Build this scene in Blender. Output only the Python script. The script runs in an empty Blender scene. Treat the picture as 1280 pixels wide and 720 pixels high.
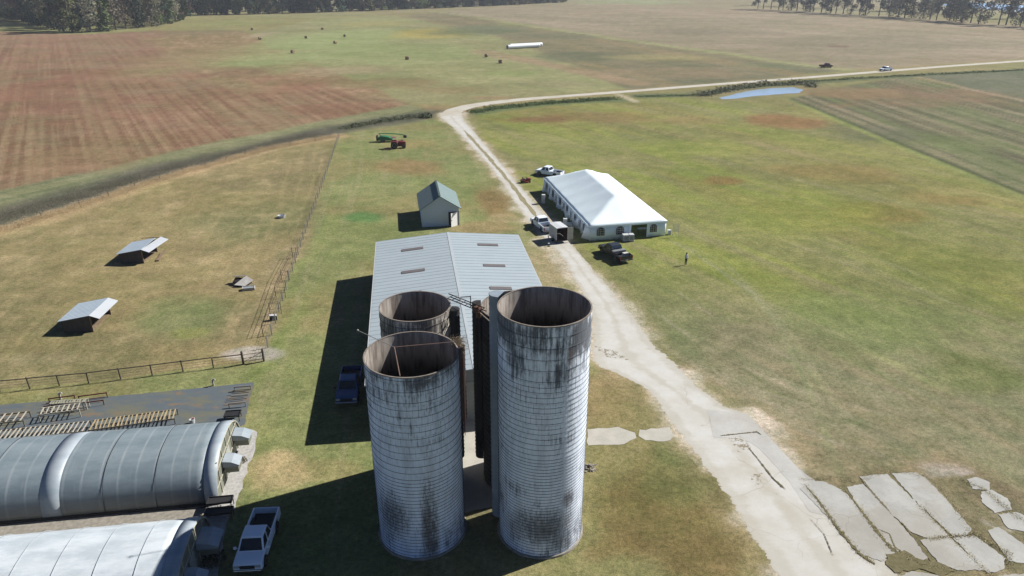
import bpy, bmesh, math, random
import numpy as np
from mathutils import Vector, Matrix
R = math.radians
random.seed(7)
scene = bpy.context.scene
COL = scene.collection
H = 36.0; F = 880.0; TH = R(24)

def G(px, py, z=0.0):
    """point of the place that the photograph shows at this pixel, at height z (survey helper)"""
    u = (px-640)/F; v = (py-360)/F
    dy = math.cos(TH)-v*math.sin(TH); dz = -math.sin(TH)-v*math.cos(TH)
    t = (z-H)/dz
    return Vector((u*t, dy*t, z))

# ------------------------------------------------------------------ materials
K = 0.56
def lin(c):
    c = c/255.0
    return c/12.92 if c <= 0.04045 else ((c+0.055)/1.055)**2.4
def S(r, g, b, k=K):
    return (lin(r)*k, lin(g)*k, lin(b)*k, 1.0)
MATS = {}
def nd(nt, kind, **kw):
    n = nt.nodes.new(kind)
    for k, v in kw.items(): setattr(n, k, v)
    return n
def mat(name, col, rough=0.8, metal=0.0, var=0.15, scale=2.0, bump=0.0, bscale=None, stretch=(1,1,1), col2=None, spec=0.3, emis=None, trans=0.0):
    if name in MATS: return MATS[name]
    m = bpy.data.materials.new(name); m.use_nodes = True; nt = m.node_tree
    b = nt.nodes['Principled BSDF']; L = nt.links.new
    b.inputs['Roughness'].default_value = rough; b.inputs['Metallic'].default_value = metal
    b.inputs['Specular IOR Level'].default_value = spec
    if trans: b.inputs['Transmission Weight'].default_value = trans
    tc = nd(nt, 'ShaderNodeTexCoord'); mp = nd(nt, 'ShaderNodeMapping'); L(tc.outputs['Object'], mp.inputs[0])
    mp.inputs['Scale'].default_value = stretch
    n = nd(nt, 'ShaderNodeTexNoise'); n.inputs['Scale'].default_value = scale; n.inputs['Detail'].default_value = 6; n.inputs['Roughness'].default_value = .65
    L(mp.outputs[0], n.inputs['Vector'])
    cr = nd(nt, 'ShaderNodeValToRGB'); L(n.outputs['Fac'], cr.inputs[0])
    c2 = col2 if col2 else tuple(min(1, c*(1+var)) for c in col[:3])+(1,)
    c1 = tuple(c*(1-var) for c in col[:3])+(1,)
    cr.color_ramp.elements[0].position = .3; cr.color_ramp.elements[1].position = .7
    cr.color_ramp.elements[0].color = c1 if not col2 else col
    cr.color_ramp.elements[1].color = c2
    L(cr.outputs[0], b.inputs['Base Color'])
    if bump:
        n2 = nd(nt, 'ShaderNodeTexNoise'); n2.inputs['Scale'].default_value = bscale or scale*4; n2.inputs['Detail'].default_value = 4
        L(mp.outputs[0], n2.inputs['Vector'])
        bp = nd(nt, 'ShaderNodeBump'); bp.inputs['Strength'].default_value = bump; bp.inputs['Distance'].default_value = .03
        L(n2.outputs['Fac'], bp.inputs['Height']); L(bp.outputs[0], b.inputs['Normal'])
    MATS[name] = m
    return m

def math_node(nt, op, a=None, b=None, c=None):
    n = nd(nt, 'ShaderNodeMath', operation=op)
    for i, v in enumerate((a, b, c)):
        if v is None: continue
        if isinstance(v, (int, float)): n.inputs[i].default_value = v
        else: nt.links.new(v, n.inputs[i])
    return n.outputs[0]
def mixc(nt, fac, a, b, bt='MIX'):
    n = nd(nt, 'ShaderNodeMix', data_type='RGBA', blend_type=bt)
    for s, v in ((n.inputs[0], fac), (n.inputs[6], a), (n.inputs[7], b)):
        if isinstance(v, (int, float)): s.default_value = v
        elif isinstance(v, tuple): s.default_value = v
        else: nt.links.new(v, s)
    return n.outputs[2]
def noise(nt, vec, scale, detail=5, rough=.6, stretch=(1,1,1)):
    mp = nd(nt, 'ShaderNodeMapping'); mp.inputs['Scale'].default_value = stretch; nt.links.new(vec, mp.inputs[0])
    n = nd(nt, 'ShaderNodeTexNoise'); n.inputs['Scale'].default_value = scale; n.inputs['Detail'].default_value = detail; n.inputs['Roughness'].default_value = rough
    nt.links.new(mp.outputs[0], n.inputs['Vector']); return n.outputs['Fac']
def ramp(nt, fac, p0, p1, v0=0.0, v1=1.0):
    n = nd(nt, 'ShaderNodeMapRange', interpolation_type='SMOOTHSTEP')
    nt.links.new(fac, n.inputs[0])
    for i, v in enumerate((p0, p1, v0, v1)): n.inputs[i+1].default_value = v
    return n.outputs[0]

def silo_mat(name, paint, stain, height, streak, spots=(), inner=False):
    m = bpy.data.materials.new(name); m.use_nodes = True; nt = m.node_tree; L = nt.links.new
    b = nt.nodes['Principled BSDF']; b.inputs['Roughness'].default_value = .85; b.inputs['Specular IOR Level'].default_value = .2
    tc = nd(nt, 'ShaderNodeTexCoord'); o = tc.outputs['Object']
    sx = nd(nt, 'ShaderNodeSeparateXYZ'); L(o, sx.inputs[0])
    ang = math_node(nt, 'ARCTAN2', sx.outputs[1], sx.outputs[0]); z = sx.outputs[2]
    # cylinder coordinates: arc length and height
    arc = math_node(nt, 'MULTIPLY', ang, 2.9)
    cv = nd(nt, 'ShaderNodeCombineXYZ'); L(arc, cv.inputs[0]); L(z, cv.inputs[1]); cyl = cv.outputs[0]
    n1 = noise(nt, o, 5.5, 9, .8, (1, 1, .055))       # vertical streaks
    n2 = noise(nt, o, .35, 5, .6)                      # big patches
    n3 = noise(nt, o, 7, 6, .75, (1, 1, .35))
    # streaking is strongest below the rim and near the foot
    top = ramp(nt, z, height*.62, height, 0, .17)
    low = ramp(nt, z, height*.42, 0, 0, .09)
    mid = math_node(nt, 'MULTIPLY', math_node(nt, 'SUBTRACT', n2, .5), .8)
    bias = math_node(nt, 'ADD', math_node(nt, 'ADD', top, low), mid)
    v = math_node(nt, 'ADD', math_node(nt, 'ADD', math_node(nt, 'MULTIPLY', n1, .78), math_node(nt, 'MULTIPLY', n3, .22)), bias)
    w = ramp(nt, v, .64-streak, .82-streak)
    pv = mixc(nt, ramp(nt, noise(nt, o, 1.6, 8, .78, (1, 1, .22)), .36, .6), tuple(c*.76 for c in paint[:3])+(1,), paint)
    col = mixc(nt, math_node(nt, 'MULTIPLY', w, .85), pv, stain)
    # stave joints: narrow uprights and staggered course joints
    ci = math_node(nt, 'FLOOR', math_node(nt, 'DIVIDE', z, .76))
    off = math_node(nt, 'MULTIPLY', ci, .5)
    st = math_node(nt, 'FRACT', math_node(nt, 'ADD', math_node(nt, 'DIVIDE', arc, .34), off))
    j1 = math_node(nt, 'LESS_THAN', st, .09)
    hz = math_node(nt, 'FRACT', math_node(nt, 'DIVIDE', z, .76)); j2 = math_node(nt, 'LESS_THAN', hz, .04)
    jn = math_node(nt, 'MULTIPLY', math_node(nt, 'MULTIPLY', math_node(nt, 'MAXIMUM', j1, j2), ramp(nt, n3, .35, .65, .12, .9)), ramp(nt, z, height*.45, height*.72, .18, 1))
    col = mixc(nt, math_node(nt, 'MULTIPLY', jn, .8), col, stain)
    for (a0, zc, wa, hz_, sc) in spots:                 # mould patches with their own outline
        da = math_node(nt, 'DIVIDE', math_node(nt, 'SUBTRACT', ang, a0), wa)
        dz = math_node(nt, 'DIVIDE', math_node(nt, 'SUBTRACT', z, zc), hz_)
        d = math_node(nt, 'ADD', math_node(nt, 'MULTIPLY', da, da), math_node(nt, 'MULTIPLY', dz, dz))
        d2 = math_node(nt, 'ADD', d, math_node(nt, 'MULTIPLY', math_node(nt, 'SUBTRACT', n1, .5), 2.6))
        d2 = math_node(nt, 'ADD', d2, math_node(nt, 'MULTIPLY', math_node(nt, 'SUBTRACT', n3, .5), 3.0))
        col = mixc(nt, ramp(nt, d2, 1.3, -.2, 0, .85), col, sc)
    L(col, b.inputs['Base Color'])
    bp = nd(nt, 'ShaderNodeBump'); bp.inputs['Strength'].default_value = .5; bp.inputs['Distance'].default_value = .02
    L(math_node(nt, 'SUBTRACT', n3, jn), bp.inputs['Height']); L(bp.outputs[0], b.inputs['Normal'])
    return m

# ------------------------------------------------------------------ mesh helpers
class MB:
    def __init__(s): s.v = []; s.f = []
    def add(s, vs, fs, M=None):
        n = len(s.v)
        s.v += [tuple(M @ Vector(p)) if M is not None else tuple(p) for p in vs]
        s.f += [tuple(n+i for i in f) for f in fs]; return s
    def box(s, c, d, rz=0, M=None):
        x, y, z = d[0]/2, d[1]/2, d[2]/2
        T = Matrix.Translation(c) @ Matrix.Rotation(rz, 4, 'Z')
        if M is not None: T = M @ T
        return s.add([(-x,-y,-z),(x,-y,-z),(x,y,-z),(-x,y,-z),(-x,-y,z),(x,-y,z),(x,y,z),(-x,y,z)],
              [(0,3,2,1),(4,5,6,7),(0,1,5,4),(1,2,6,5),(2,3,7,6),(3,0,4,7)], T)
    def bar(s, a, b, w, h=None):
        a, b = Vector(a), Vector(b); d = b-a; L = d.length; h = h or w
        q = d.to_track_quat('X', 'Z').to_matrix().to_4x4()
        return s.box((0,0,0), (L, w, h), 0, Matrix.Translation((a+b)/2) @ q)
    def tube(s, pts, r, n=8, caps=True):
        pts = [Vector(p) for p in pts]; rings = []
        rr = r if isinstance(r, (list, tuple)) else [r]*len(pts)
        for i, p in enumerate(pts):
            d = (pts[min(i+1, len(pts)-1)]-pts[max(i-1, 0)]).normalized()
            up = Vector((0,0,1)) if abs(d.z) < .95 else Vector((1,0,0))
            x = d.cross(up).normalized(); y = x.cross(d)
            rings.append([p+(x*math.cos(2*math.pi*k/n)+y*math.sin(2*math.pi*k/n))*rr[i] for k in range(n)])
        base = len(s.v)
        for g in rings: s.v += [tuple(q) for q in g]
        for i in range(len(pts)-1):
            for k in range(n):
                a = base+i*n+k; b = base+i*n+(k+1) % n
                s.f.append((a, b, b+n, a+n))
        if caps:
            s.f.append(tuple(base+k for k in range(n))[::-1]); s.f.append(tuple(base+(len(pts)-1)*n+k for k in range(n)))
        return s
    def prism(s, poly, y0, y1, M=None):
        """polygon in x,z extruded along y"""
        n = len(poly)
        vs = [(p[0], y0, p[1]) for p in poly]+[(p[0], y1, p[1]) for p in poly]
        fs = [tuple(range(n)), tuple(range(2*n-1, n-1, -1))]+[(i, i+n, (i+1) % n+n, (i+1) % n) for i in range(n)]
        return s.add(vs, fs, M)
    def slab(s, poly, z0, z1, M=None):
        n = len(poly)
        vs = [(p[0], p[1], z0) for p in poly]+[(p[0], p[1], z1) for p in poly]
        fs = [tuple(range(n))[::-1], tuple(range(n, 2*n))]+[(i, (i+1) % n, (i+1) % n+n, i+n) for i in range(n)]
        return s.add(vs, fs, M)
    def loft(s, rings, closed=True, caps=True):
        n = len(rings[0]); base = len(s.v)
        for g in rings: s.v += [tuple(q) for q in g]
        for i in range(len(rings)-1):
            for k in range(n if closed else n-1):
                a = base+i*n+k; b = base+i*n+(k+1) % n
                s.f.append((a, b, b+n, a+n))
        if caps and closed:
            s.f.append(tuple(base+k for k in range(n))[::-1]); s.f.append(tuple(base+(len(rings)-1)*n+k for k in range(n)))
        return s
    def build(s, name, m, parent=None, smooth=False, bevel=0, recalc=True, mats=None):
        me = bpy.data.meshes.new(name); me.from_pydata(s.v, [], s.f); me.update()
        if recalc:
            bm = bmesh.new(); bm.from_mesh(me); bmesh.ops.recalc_face_normals(bm, faces=bm.faces); bm.to_mesh(me); bm.free()
        o = bpy.data.objects.new(name, me); COL.objects.link(o)
        if m: me.materials.append(m)
        if smooth:
            me.polygons.foreach_set('use_smooth', [True]*len(me.polygons))
        if bevel:
            b = o.modifiers.new('bevel', 'BEVEL'); b.width = bevel; b.segments = 2; b.limit_method = 'ANGLE'; b.angle_limit = R(35)
        if parent: o.parent = parent
        return o
def tag(o, label, cat, group=None, kind=None):
    if label: o['label'] = label
    if cat: o['category'] = cat
    if group: o['group'] = group
    if kind: o['kind'] = kind
    return o
def thing(name, label, cat, loc=(0,0,0), rz=0, group=None):
    o = bpy.data.objects.new(name, None); COL.objects.link(o); o.empty_display_size = .3
    o.location = loc; o.rotation_euler = (0,0,rz); return tag(o, label, cat, group)
def struct(name, mb, m, label=None, **kw):
    o = mb.build(name, m, **kw); o['kind'] = 'structure'
    if label: o['label'] = label
    return o
def copy_tree(o, parent=None):
    c = o.copy(); COL.objects.link(c)
    if parent: c.parent = parent
    for ch in list(CH.get(o.name, ())): copy_tree(ch, c)
    return c
CH = {}
def index_children():
    CH.clear()
    for ob in bpy.data.objects:
        if ob.parent: CH.setdefault(ob.parent.name, []).append(ob)
def dup(root, loc, rz, label=None, group=None, scale=None):
    index_children()
    c = copy_tree(root); c.location = loc; c.rotation_euler = (0,0,rz)
    if label: c['label'] = label
    if group: c['group'] = group
    if scale: c.scale = scale
    return c

def translucent(m, amt):
    nt = m.node_tree; b = nt.nodes['Principled BSDF']; out = nt.nodes['Material Output']
    t = nd(nt, 'ShaderNodeBsdfTranslucent'); mx = nd(nt, 'ShaderNodeMixShader'); mx.inputs[0].default_value = amt
    src = b.inputs['Base Color'].links[0].from_socket; nt.links.new(src, t.inputs['Color'])
    nt.links.new(b.outputs[0], mx.inputs[1]); nt.links.new(t.outputs[0], mx.inputs[2]); nt.links.new(mx.outputs[0], out.inputs['Surface'])
    return m

# ------------------------------------------------------------------ camera, light, sky
cam = bpy.data.cameras.new('camera'); co = bpy.data.objects.new('camera', cam); COL.objects.link(co)
co.location = (0, 0, H); co.rotation_euler = (R(90)-TH, 0, 0)
cam.sensor_width = 36; cam.lens = 36*F/1280; cam.clip_end = 20000; cam.clip_start = .3
scene.camera = co
SUN_EL = 39; SUN_AZ = 25      # sun stands to the right and beyond the silos
w = bpy.data.worlds.new('World'); scene.world = w; w.use_nodes = True; nt = w.node_tree
sky = nt.nodes.new('ShaderNodeTexSky'); sky.sky_type = 'NISHITA'; sky.sun_disc = False
sky.sun_elevation = R(SUN_EL); sky.sun_rotation = R(90-SUN_AZ); sky.altitude = 3000; sky.air_density = .45; sky.dust_density = .1; sky.ozone_density = 3
nt.links.new(sky.outputs[0], nt.nodes['Background'].inputs[0]); nt.nodes['Background'].inputs[1].default_value = .075
sun = bpy.data.lights.new('sun', 'SUN'); so = bpy.data.objects.new('sun', sun); COL.objects.link(so)
sun.energy = 5; sun.angle = R(.5); sun.color = (1, .96, .90)
sd = Vector((math.cos(R(SUN_AZ))*math.cos(R(SUN_EL)), math.sin(R(SUN_AZ))*math.cos(R(SUN_EL)), math.sin(R(SUN_EL))))
so.rotation_euler = sd.to_track_quat('Z', 'Y').to_euler(); so.location = (60, 40, 80)
vs = scene.view_settings; vs.view_transform = 'Standard'; vs.look = 'None'; vs.gamma = 1; vs.use_curve_mapping = False; vs.exposure = .82

# ------------------------------------------------------------------ ground with survey of field colours
rng = np.random.RandomState(3)
LAT = rng.rand(256, 256)
def vnoise(x, y):
    xi = np.floor(x).astype(np.int64); yi = np.floor(y).astype(np.int64)
    fx = x-xi; fy = y-yi; fx = fx*fx*(3-2*fx); fy = fy*fy*(3-2*fy)
    a = LAT[xi % 256, yi % 256]; b = LAT[(xi+1) % 256, yi % 256]; c = LAT[xi % 256, (yi+1) % 256]; d = LAT[(xi+1) % 256, (yi+1) % 256]
    return (a*(1-fx)+b*fx)*(1-fy)+(c*(1-fx)+d*fx)*fy
def fbm(x, y, o=4, ox=0.0):
    s = 0; a = 1; t = 0
    for i in range(o):
        s = s+a*vnoise(x*(2**i)+17.3*i+ox, y*(2**i)+9.1*i+ox*1.7); t += a; a *= .55
    return s/t
def sstep(x, a, b):
    t = np.clip((x-a)/(b-a), 0, 1); return t*t*(3-2*t)
def sdist(X, Y, poly):
    """signed distance, positive inside"""
    P = [(p[0], p[1]) for p in poly]; n = len(P); dmin = np.full(X.shape, 1e9); ins = np.zeros(X.shape, bool)
    for i in range(n):
        x0, y0 = P[i]; x1, y1 = P[(i+1) % n]; dx, dy = x1-x0, y1-y0
        t = np.clip(((X-x0)*dx+(Y-y0)*dy)/(dx*dx+dy*dy+1e-9), 0, 1)
        dmin = np.minimum(dmin, np.hypot(X-x0-t*dx, Y-y0-t*dy))
        c = ((y0 > Y) != (y1 > Y)) & (X < (x1-x0)*(Y-y0)/((y1-y0) if y1 != y0 else 1e-9)+x0)
        ins ^= c
    return np.where(ins, dmin, -dmin)
def ldist(X, Y, line):
    dmin = np.full(X.shape, 1e9)
    for i in range(len(line)-1):
        x0, y0 = line[i][0], line[i][1]; x1, y1 = line[i+1][0], line[i+1][1]; dx, dy = x1-x0, y1-y0
        t = np.clip(((X-x0)*dx+(Y-y0)*dy)/(dx*dx+dy*dy+1e-9), 0, 1)
        dmin = np.minimum(dmin, np.hypot(X-x0-t*dx, Y-y0-t*dy))
    return dmin
def resample(pts, n):
    Ls = [0]
    for i in range(len(pts)-1): Ls.append(Ls[-1]+(pts[i+1]-pts[i]).length)
    out = []; j = 0
    for k in range(n):
        t = Ls[-1]*k/(n-1)
        while j < len(pts)-2 and Ls[j+1] < t: j += 1
        out.append(pts[j].lerp(pts[j+1], (t-Ls[j])/max(1e-6, Ls[j+1]-Ls[j])))
    return out
def W(pts): return [G(*p) for p in pts]

ROAD_L = [(549,141),(552,148),(566,159),(590,183),(612,207),(628,229),(645,253),(660,276),(683,301),(700,318),(716,345),(733,375),(741,400),(742,450),(752,458),(775,468),(808,485),(830,512),(852,545),(880,580),(910,620),(940,665),(962,700),(975,725),(992,765)]
ROAD_R = [(577,141),(580,151),(594,167),(622,199),(645,227),(668,254),(690,279),(712,301),(728,321),(748,345),(772,372),(795,400),(815,430),(850,460),(880,490),(905,508),(935,518),(960,545),(990,580),(1015,605),(1045,640),(1080,675),(1110,705),(1125,725),(1150,765)]
FAR_ROAD = [(1420,66),(1280,76),(1180,83),(1100,89.5),(1000,97.5),(900,105),(800,113),(700,120.5),(650,124.5),(610,129),(585,133),(568,138),(562,145)]
RED = [(-900,60),(-300,44),(0,40),(90,43),(200,38),(300,38),(330,60),(400,85),(470,110),(510,130),(400,150),(240,182),(120,214),(0,240),(-300,300),(-900,420)]
VERGE = [(-900,430),(-300,310),(0,240),(120,214),(240,182),(400,150),(510,130),(548,140),(520,152),(430,166),(330,185),(200,222),(0,288),(-300,370),(-900,560)]
PADD = [(-500,410),(0,290),(100,258),(200,225),(330,188),(424,172),(400,245),(368,330),(349,390),(330,450),(160,472),(0,490),(-500,540)]
HAY = [(318,40),(380,26),(480,20),(560,26),(620,44),(700,75),(790,110),(640,124),(560,131),(505,128),(470,108),(400,84),(330,58)]
DARKF = [(500,20),(552,14),(640,28),(760,46),(900,66),(1062,88),(900,104),(790,112),(700,75),(620,44)]
TANF = [(552,14),(640,8),(720,4),(800,5),(960,11),(1100,20),(1280,32),(1600,52),(1600,60),(1280,74),(1100,86),(1060,87),(900,66),(760,46),(640,28)]
CROP = [(985,124),(1060,107),(1135,96),(1280,127),(1700,215),(1800,470),(1280,250),(1140,192),(1010,134)]
LAWN = [(600,134),(700,127),(860,120),(905,124),(975,124),(1010,134),(1280,248),(1800,470),(1800,900),(1150,765),(1110,705),(1015,605),(935,518),(850,460),(795,400),(728,321),(645,227),(594,167)]

def build_ground():
    ph = np.concatenate([np.linspace(R(71), R(47), 50, endpoint=False), R(24)+np.arctan((np.arange(735, -14, -1.45)-360)/F)])
    Yr = np.concatenate([[-900, -200, -40, -5, 6], H/np.tan(ph), ])
    last = Yr[-1]
    Yr = np.concatenate([Yr, [last*1.08, last*1.2, last*1.5, last*2, last*3.2, last*6]])
    s = np.concatenate([[-40, -14, -6, -3, -2, -1.5, -1.2, -1.0], np.linspace(-.87, .87, 680), [1.0, 1.2, 1.5, 2, 3, 6, 14, 40]])
    sc = np.maximum(.93*Yr+14, 30)
    X = (s[None, :]*sc[:, None]).ravel(); Y = np.repeat(Yr, len(s))
    far = np.clip(Y, 30, 1200)
    # wandering edges
    wx = (fbm(X/9, Y/9, 4, 3)-.5)*3.2+(fbm(X/60, Y/60, 3, 8)-.5)*far*.02
    wy = (fbm(X/9, Y/9, 4, 31)-.5)*3.2+(fbm(X/60, Y/60, 3, 58)-.5)*far*.03
    Xw = X+wx; Yw = Y+wy
    n_s = fbm(X/3.2, Y/3.2, 4, 5); n_m = fbm(X/14, Y/14, 4, 11); n_l = fbm(X/55, Y/55, 4, 23); n_xl = fbm(X/180, Y/180, 3, 41)
    def c(r, g, b): return np.array(S(r, g+1, min(b+(8 if g >= r-8 else 1), 240))[:3])
    col = np.zeros((len(X), 3)); col[:] = c(148, 148, 96)
    def mix(wt, cc):
        wt = np.clip(wt, 0, 1)[:, None]; col[:] = col*(1-wt)+np.asarray(cc)*wt
    def poly(pts, cc, soft=1.0, op=1.0, gate=None, warp=1.0):
        sd_ = sdist(X+wx*warp, Y+wy*warp, W(pts)); so_ = soft*np.maximum(far*.006, .35)
        wt = sstep(sd_, -so_, so_)*op
        if gate is not None: wt = wt*gate
        mix(wt, cc); return sd_
    def blob(px, py, rx, ry, cc, op=.8, nz=None):
        p = G(px, py); rX = abs(G(px+rx, py).x-p.x); rY = abs(G(px, py-ry).y-p.y)*.5+abs(G(px, py+ry).y-p.y)*.5
        d = np.hypot((Xw-p.x)/rX, (Yw-p.y)/rY)
        d = d+((n_m if nz is None else nz)-.5)*1.6
        mix(sstep(d, 1.25, .45)*op, cc)
    def streak(p0, p1, across, along, ox=0):
        a = G(*p0); b = G(*p1); d = (b-a); d.z = 0; d.normalize()
        u = X*d.x+Y*d.y; v = -X*d.y+Y*d.x
        return fbm(v/across, u/along, 4, ox)
    g1 = sstep(n_m, .35, .65); g2 = sstep(n_l, .38, .62); gs = sstep(n_s, .3, .7)
    # everything beyond the fields
    mix(sstep(Y, 600, 900)*.7, c(158, 150, 120))
    mix(g2*.35, c(152, 132, 100))
    # lawn right of the drive
    st = streak((900,330),(1250,480), 1.6, 26, 3)
    lw = sstep(sdist(X, Y, W(LAWN)), -1, 1)
    mix(lw, c(141, 143, 86)); lb = streak((900,330),(1250,480), 7, 60, 77); lc = streak((900,330),(1250,480), 12, 90, 177); mix(lw*sstep(lb, .42, .62)*.75, c(146, 155, 76)); mix(lw*sstep(lc, .52, .66)*.5, c(150, 136, 92)); mix(lw*sstep(n_xl, .45, .6)*.6, c(152, 146, 88)); mix(lw*0, c(150, 138, 92))
    mix(lw*sstep(st, .5, .72)*.45, c(158, 150, 112))
    mix(lw*sstep(streak((900,330),(1250,480), .7, 14, 9), .5, .75)*.4, c(112, 118, 74))
    # nearer the yard the lawn is greyer and drier
    gr = sstep(np.hypot((X-14)*.55, Y-36), 52, 22)*lw
    mix(gr*.85, c(148, 146, 114)); mix(gr*sstep(st, .42, .66)*.6, c(156, 146, 116)); mix(gr*g1*.3, c(134, 140, 100))
    for b_ in [(760,146,85,6,(146,124,88),.6),(665,150,50,5,(140,110,84),.85),(975,150,42,9,(150,118,84),.9),(830,150,60,6,(152,135,96),.55),(905,226,32,6,(142,122,80),.95),(1100,268,70,14,(140,128,76),.8),(1050,215,80,10,(150,135,88),.7),(790,200,60,8,(150,142,98),.6),(1180,250,70,10,(146,130,84),.7),(950,420,120,22,(148,142,108),.5),(1000,560,120,26,(154,142,114),.45),(1180,520,80,20,(144,136,104),.35)]:
        blob(*b_[:4], c(*b_[4]), b_[5])
    for b_ in [(700,185,90,16,(150,150,96),.5),(880,185,70,12,(150,158,78),.6),(960,260,120,30,(146,156,70),.55),(1050,400,120,40,(128,144,84),.5),(1180,330,100,40,(136,142,70),.6),(1230,470,80,25,(118,128,66),.6),(820,420,60,40,(116,128,80),.5)]:
        blob(*b_[:4], c(*b_[4]), b_[5])
    rt = random.Random(12)
    def track(line, wd, cc, op):
        P_ = resample(W(line), 24); mix(sstep(ldist(X+wx*.12, Y+wy*.12, P_), wd, wd*.3)*op*(.35+.65*gs), cc)
    for k in range(16):
        o_ = k*11+rt.uniform(-4, 4); o2 = rt.uniform(-10, 10)
        track([(836+o_*.35,300+o_*.2),(900+o_*.45,322+o_*.45+o2*.2),(960+o_*.4,372+o_*.9),(1020+o_*.25+o2,455+o_*1.1),(1080+o_*.1+o2,540+o_)], rt.uniform(.25,.5), c(164, 164, 122) if k % 3 else c(122, 130, 88), rt.uniform(.2,.45))
    for k in range(14):
        x_ = rt.uniform(860, 1180); y_ = rt.uniform(250, 520); track([(x_, y_), (x_+110, y_+42+rt.uniform(-8,8)), (x_+240, y_+115+rt.uniform(-12,12))], rt.uniform(.3,.5), c(162, 164, 112) if k % 2 else c(120, 128, 76), .45)
    for k in range(12):
        x_ = rt.uniform(760, 900); y_ = rt.uniform(350, 470); track([(x_, y_), (x_+70, y_+50), (x_+170, y_+95), (x_+290, y_+130)], rt.uniform(.25,.45), c(172, 164, 136) if k % 2 else c(118, 122, 86), .5)
    # strip between paddock and drive
    MID = [(430,168),(548,146),(600,195),(660,275),(716,345),(742,450),(690,560),(560,760),(240,760),(330,500),(-200,560),(-200,500),(0,491),(330,454),(368,330),(400,245)]
    md = sstep(sdist(Xw, Yw, W(MID)), -1, 1)
    mix(md, c(142, 148, 94)); mix(md*g2*.5, c(128, 140, 84)); mix(md*sstep(n_m, .5, .7)*.5, c(158, 142, 104))
    mix(md*sstep(streak((430,175),(340,500), .9, 30, 14), .52, .7)*.4, c(162, 158, 116))
    for b_ in [(505,208,48,10,(158,132,98),.75),(620,250,28,22,(146,122,88),.85),(600,285,40,8,(168,148,112),.7),(515,180,40,6,(160,142,102),.6),(450,270,30,8,(104,140,80),.9),(500,268,30,8,(150,150,100),.5),(470,245,25,10,(146,150,94),.5),(690,335,28,30,(170,158,126),.75),(395,300,12,60,(150,156,96),.5),(365,400,16,50,(140,152,86),.6),(625,272,20,6,(180,165,130),.5)]:
        blob(*b_[:4], c(*b_[4]), b_[5])
    # around the silos
    for b_ in [(345,590,42,26,(190,172,134),.8),(410,590,40,14,(172,158,118),.6),(300,600,20,14,(150,150,96),.5),(800,640,120,70,(126,114,76),.9),(740,500,60,34,(156,142,104),.9),(790,470,50,18,(176,158,126),.7),(850,600,40,30,(122,126,76),.6),(880,700,60,40,(132,116,80),.8),(845,560,26,16,(104,118,66),.6),(770,680,60,30,(134,116,80),.7),(740,620,40,30,(130,126,80),.5),(600,600,60,100,(140,134,100),.7),(330,540,25,20,(140,146,88),.6)]:
        blob(*b_[:4], c(*b_[4]), b_[5])
    # paddock
    pd_ = poly(PADD, c(158, 146, 108), 1.0)
    pw = sstep(pd_, -.5, .5)
    mix(pw*sstep(n_m, .42, .66)*.65, c(134, 128, 90)); mix(pw*sstep(n_l, .52, .66)*.5, c(128, 136, 92)); mix(pw*sstep(n_s, .55, .75)*.55, c(176, 162, 126))
    mix(pw*sstep(streak((380,190),(300,440), .8, 20, 21), .56, .72)*.45, c(172, 158, 120))
    for b_ in [(240,400,70,26,(128,140,88),.75),(240,415,30,8,(146,152,84),.7),(335,395,14,30,(182,166,134),.95),(318,440,30,8,(196,190,174),.9),(348,350,10,40,(168,152,122),.7),(300,355,30,6,(150,138,110),.6),(360,310,10,40,(160,148,118),.6),(60,450,80,14,(142,134,100),.6)]:
        blob(*b_[:4], c(*b_[4]), b_[5])
    # reed strip, ditch bank and verge
    poly(VERGE, c(141, 143, 106), 1.0)
    vw = sstep(sdist(Xw, Yw, W(VERGE)), -1, 1)
    sv = streak((100,225),(400,155), 2.0, 60, 30)
    mix(vw*sstep(sv, .45, .68)*.6, c(150, 150, 108)); mix(vw*sstep(sv, .5, .3)*.5, c(112, 118, 84))
    dl = ldist(Xw, Yw, W([(-400,370),(0,272),(100,244),(200,213),(300,190),(430,158),(548,141)]))
    mix(sstep(dl, 8.5, 3.0)*.85, c(108, 106, 88)); mix(sstep(dl, 4.0, 1.2)*.6, c(90, 88, 74))
    dl = ldist(Xw, Yw, W([(-400,395),(0,291),(100,260),(200,226),(330,188),(424,170)]))
    mix(sstep(dl, 3.6, 1.6)*.95, c(186, 166, 130))
    # ploughed red field
    poly(RED, c(138, 110, 90), 1.0)
    rw = sstep(sdist(Xw, Yw, W(RED)), -2, 2)
    sr = streak((105,120),(131,195), 1.2, 160, 50); sr3 = streak((105,120),(131,195), .8, 90, 66); sr2 = streak((105,120),(131,195), 6, 160, 60)
    mix(rw*sstep(sr, .5, .62)*.55, c(176, 154, 124)); mix(rw*sstep(sr3, .56, .64)*.5, c(186, 166, 136)); mix(rw*sstep(n_m, .46, .3)*.2, c(150, 108, 90)); mix(rw*sstep(sr2, .5, .7)*.5, c(150, 138, 108)); mix(rw*sstep(sr, .46, .3)*.5, c(128, 96, 80))
    mix(rw*sstep(n_l, .55, .4)*.3, c(150, 114, 98)); mix(rw*sstep(Y, 330, 520)*.55, c(160, 132, 112)); mix(rw*sstep(n_m, .5, .72)*.4, c(150, 142, 110))
    tp_ = sdist(Xw, Yw, W([(180,46),(300,38),(330,60),(400,85),(470,110),(500,126),(440,118),(380,104),(310,120),(262,104),(195,62)])); mix(sstep(tp_, -4, 6)*(.35+.6*sstep(n_m, .4, .6)), c(170, 154, 116)); mix(sstep(tp_, -4, 6)*sstep(n_m, .46, .6)*.7, c(134, 126, 88)); mix(sstep(tp_, -4, 6)*sstep(n_s, .55, .66)*.6, c(184, 166, 134))
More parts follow.
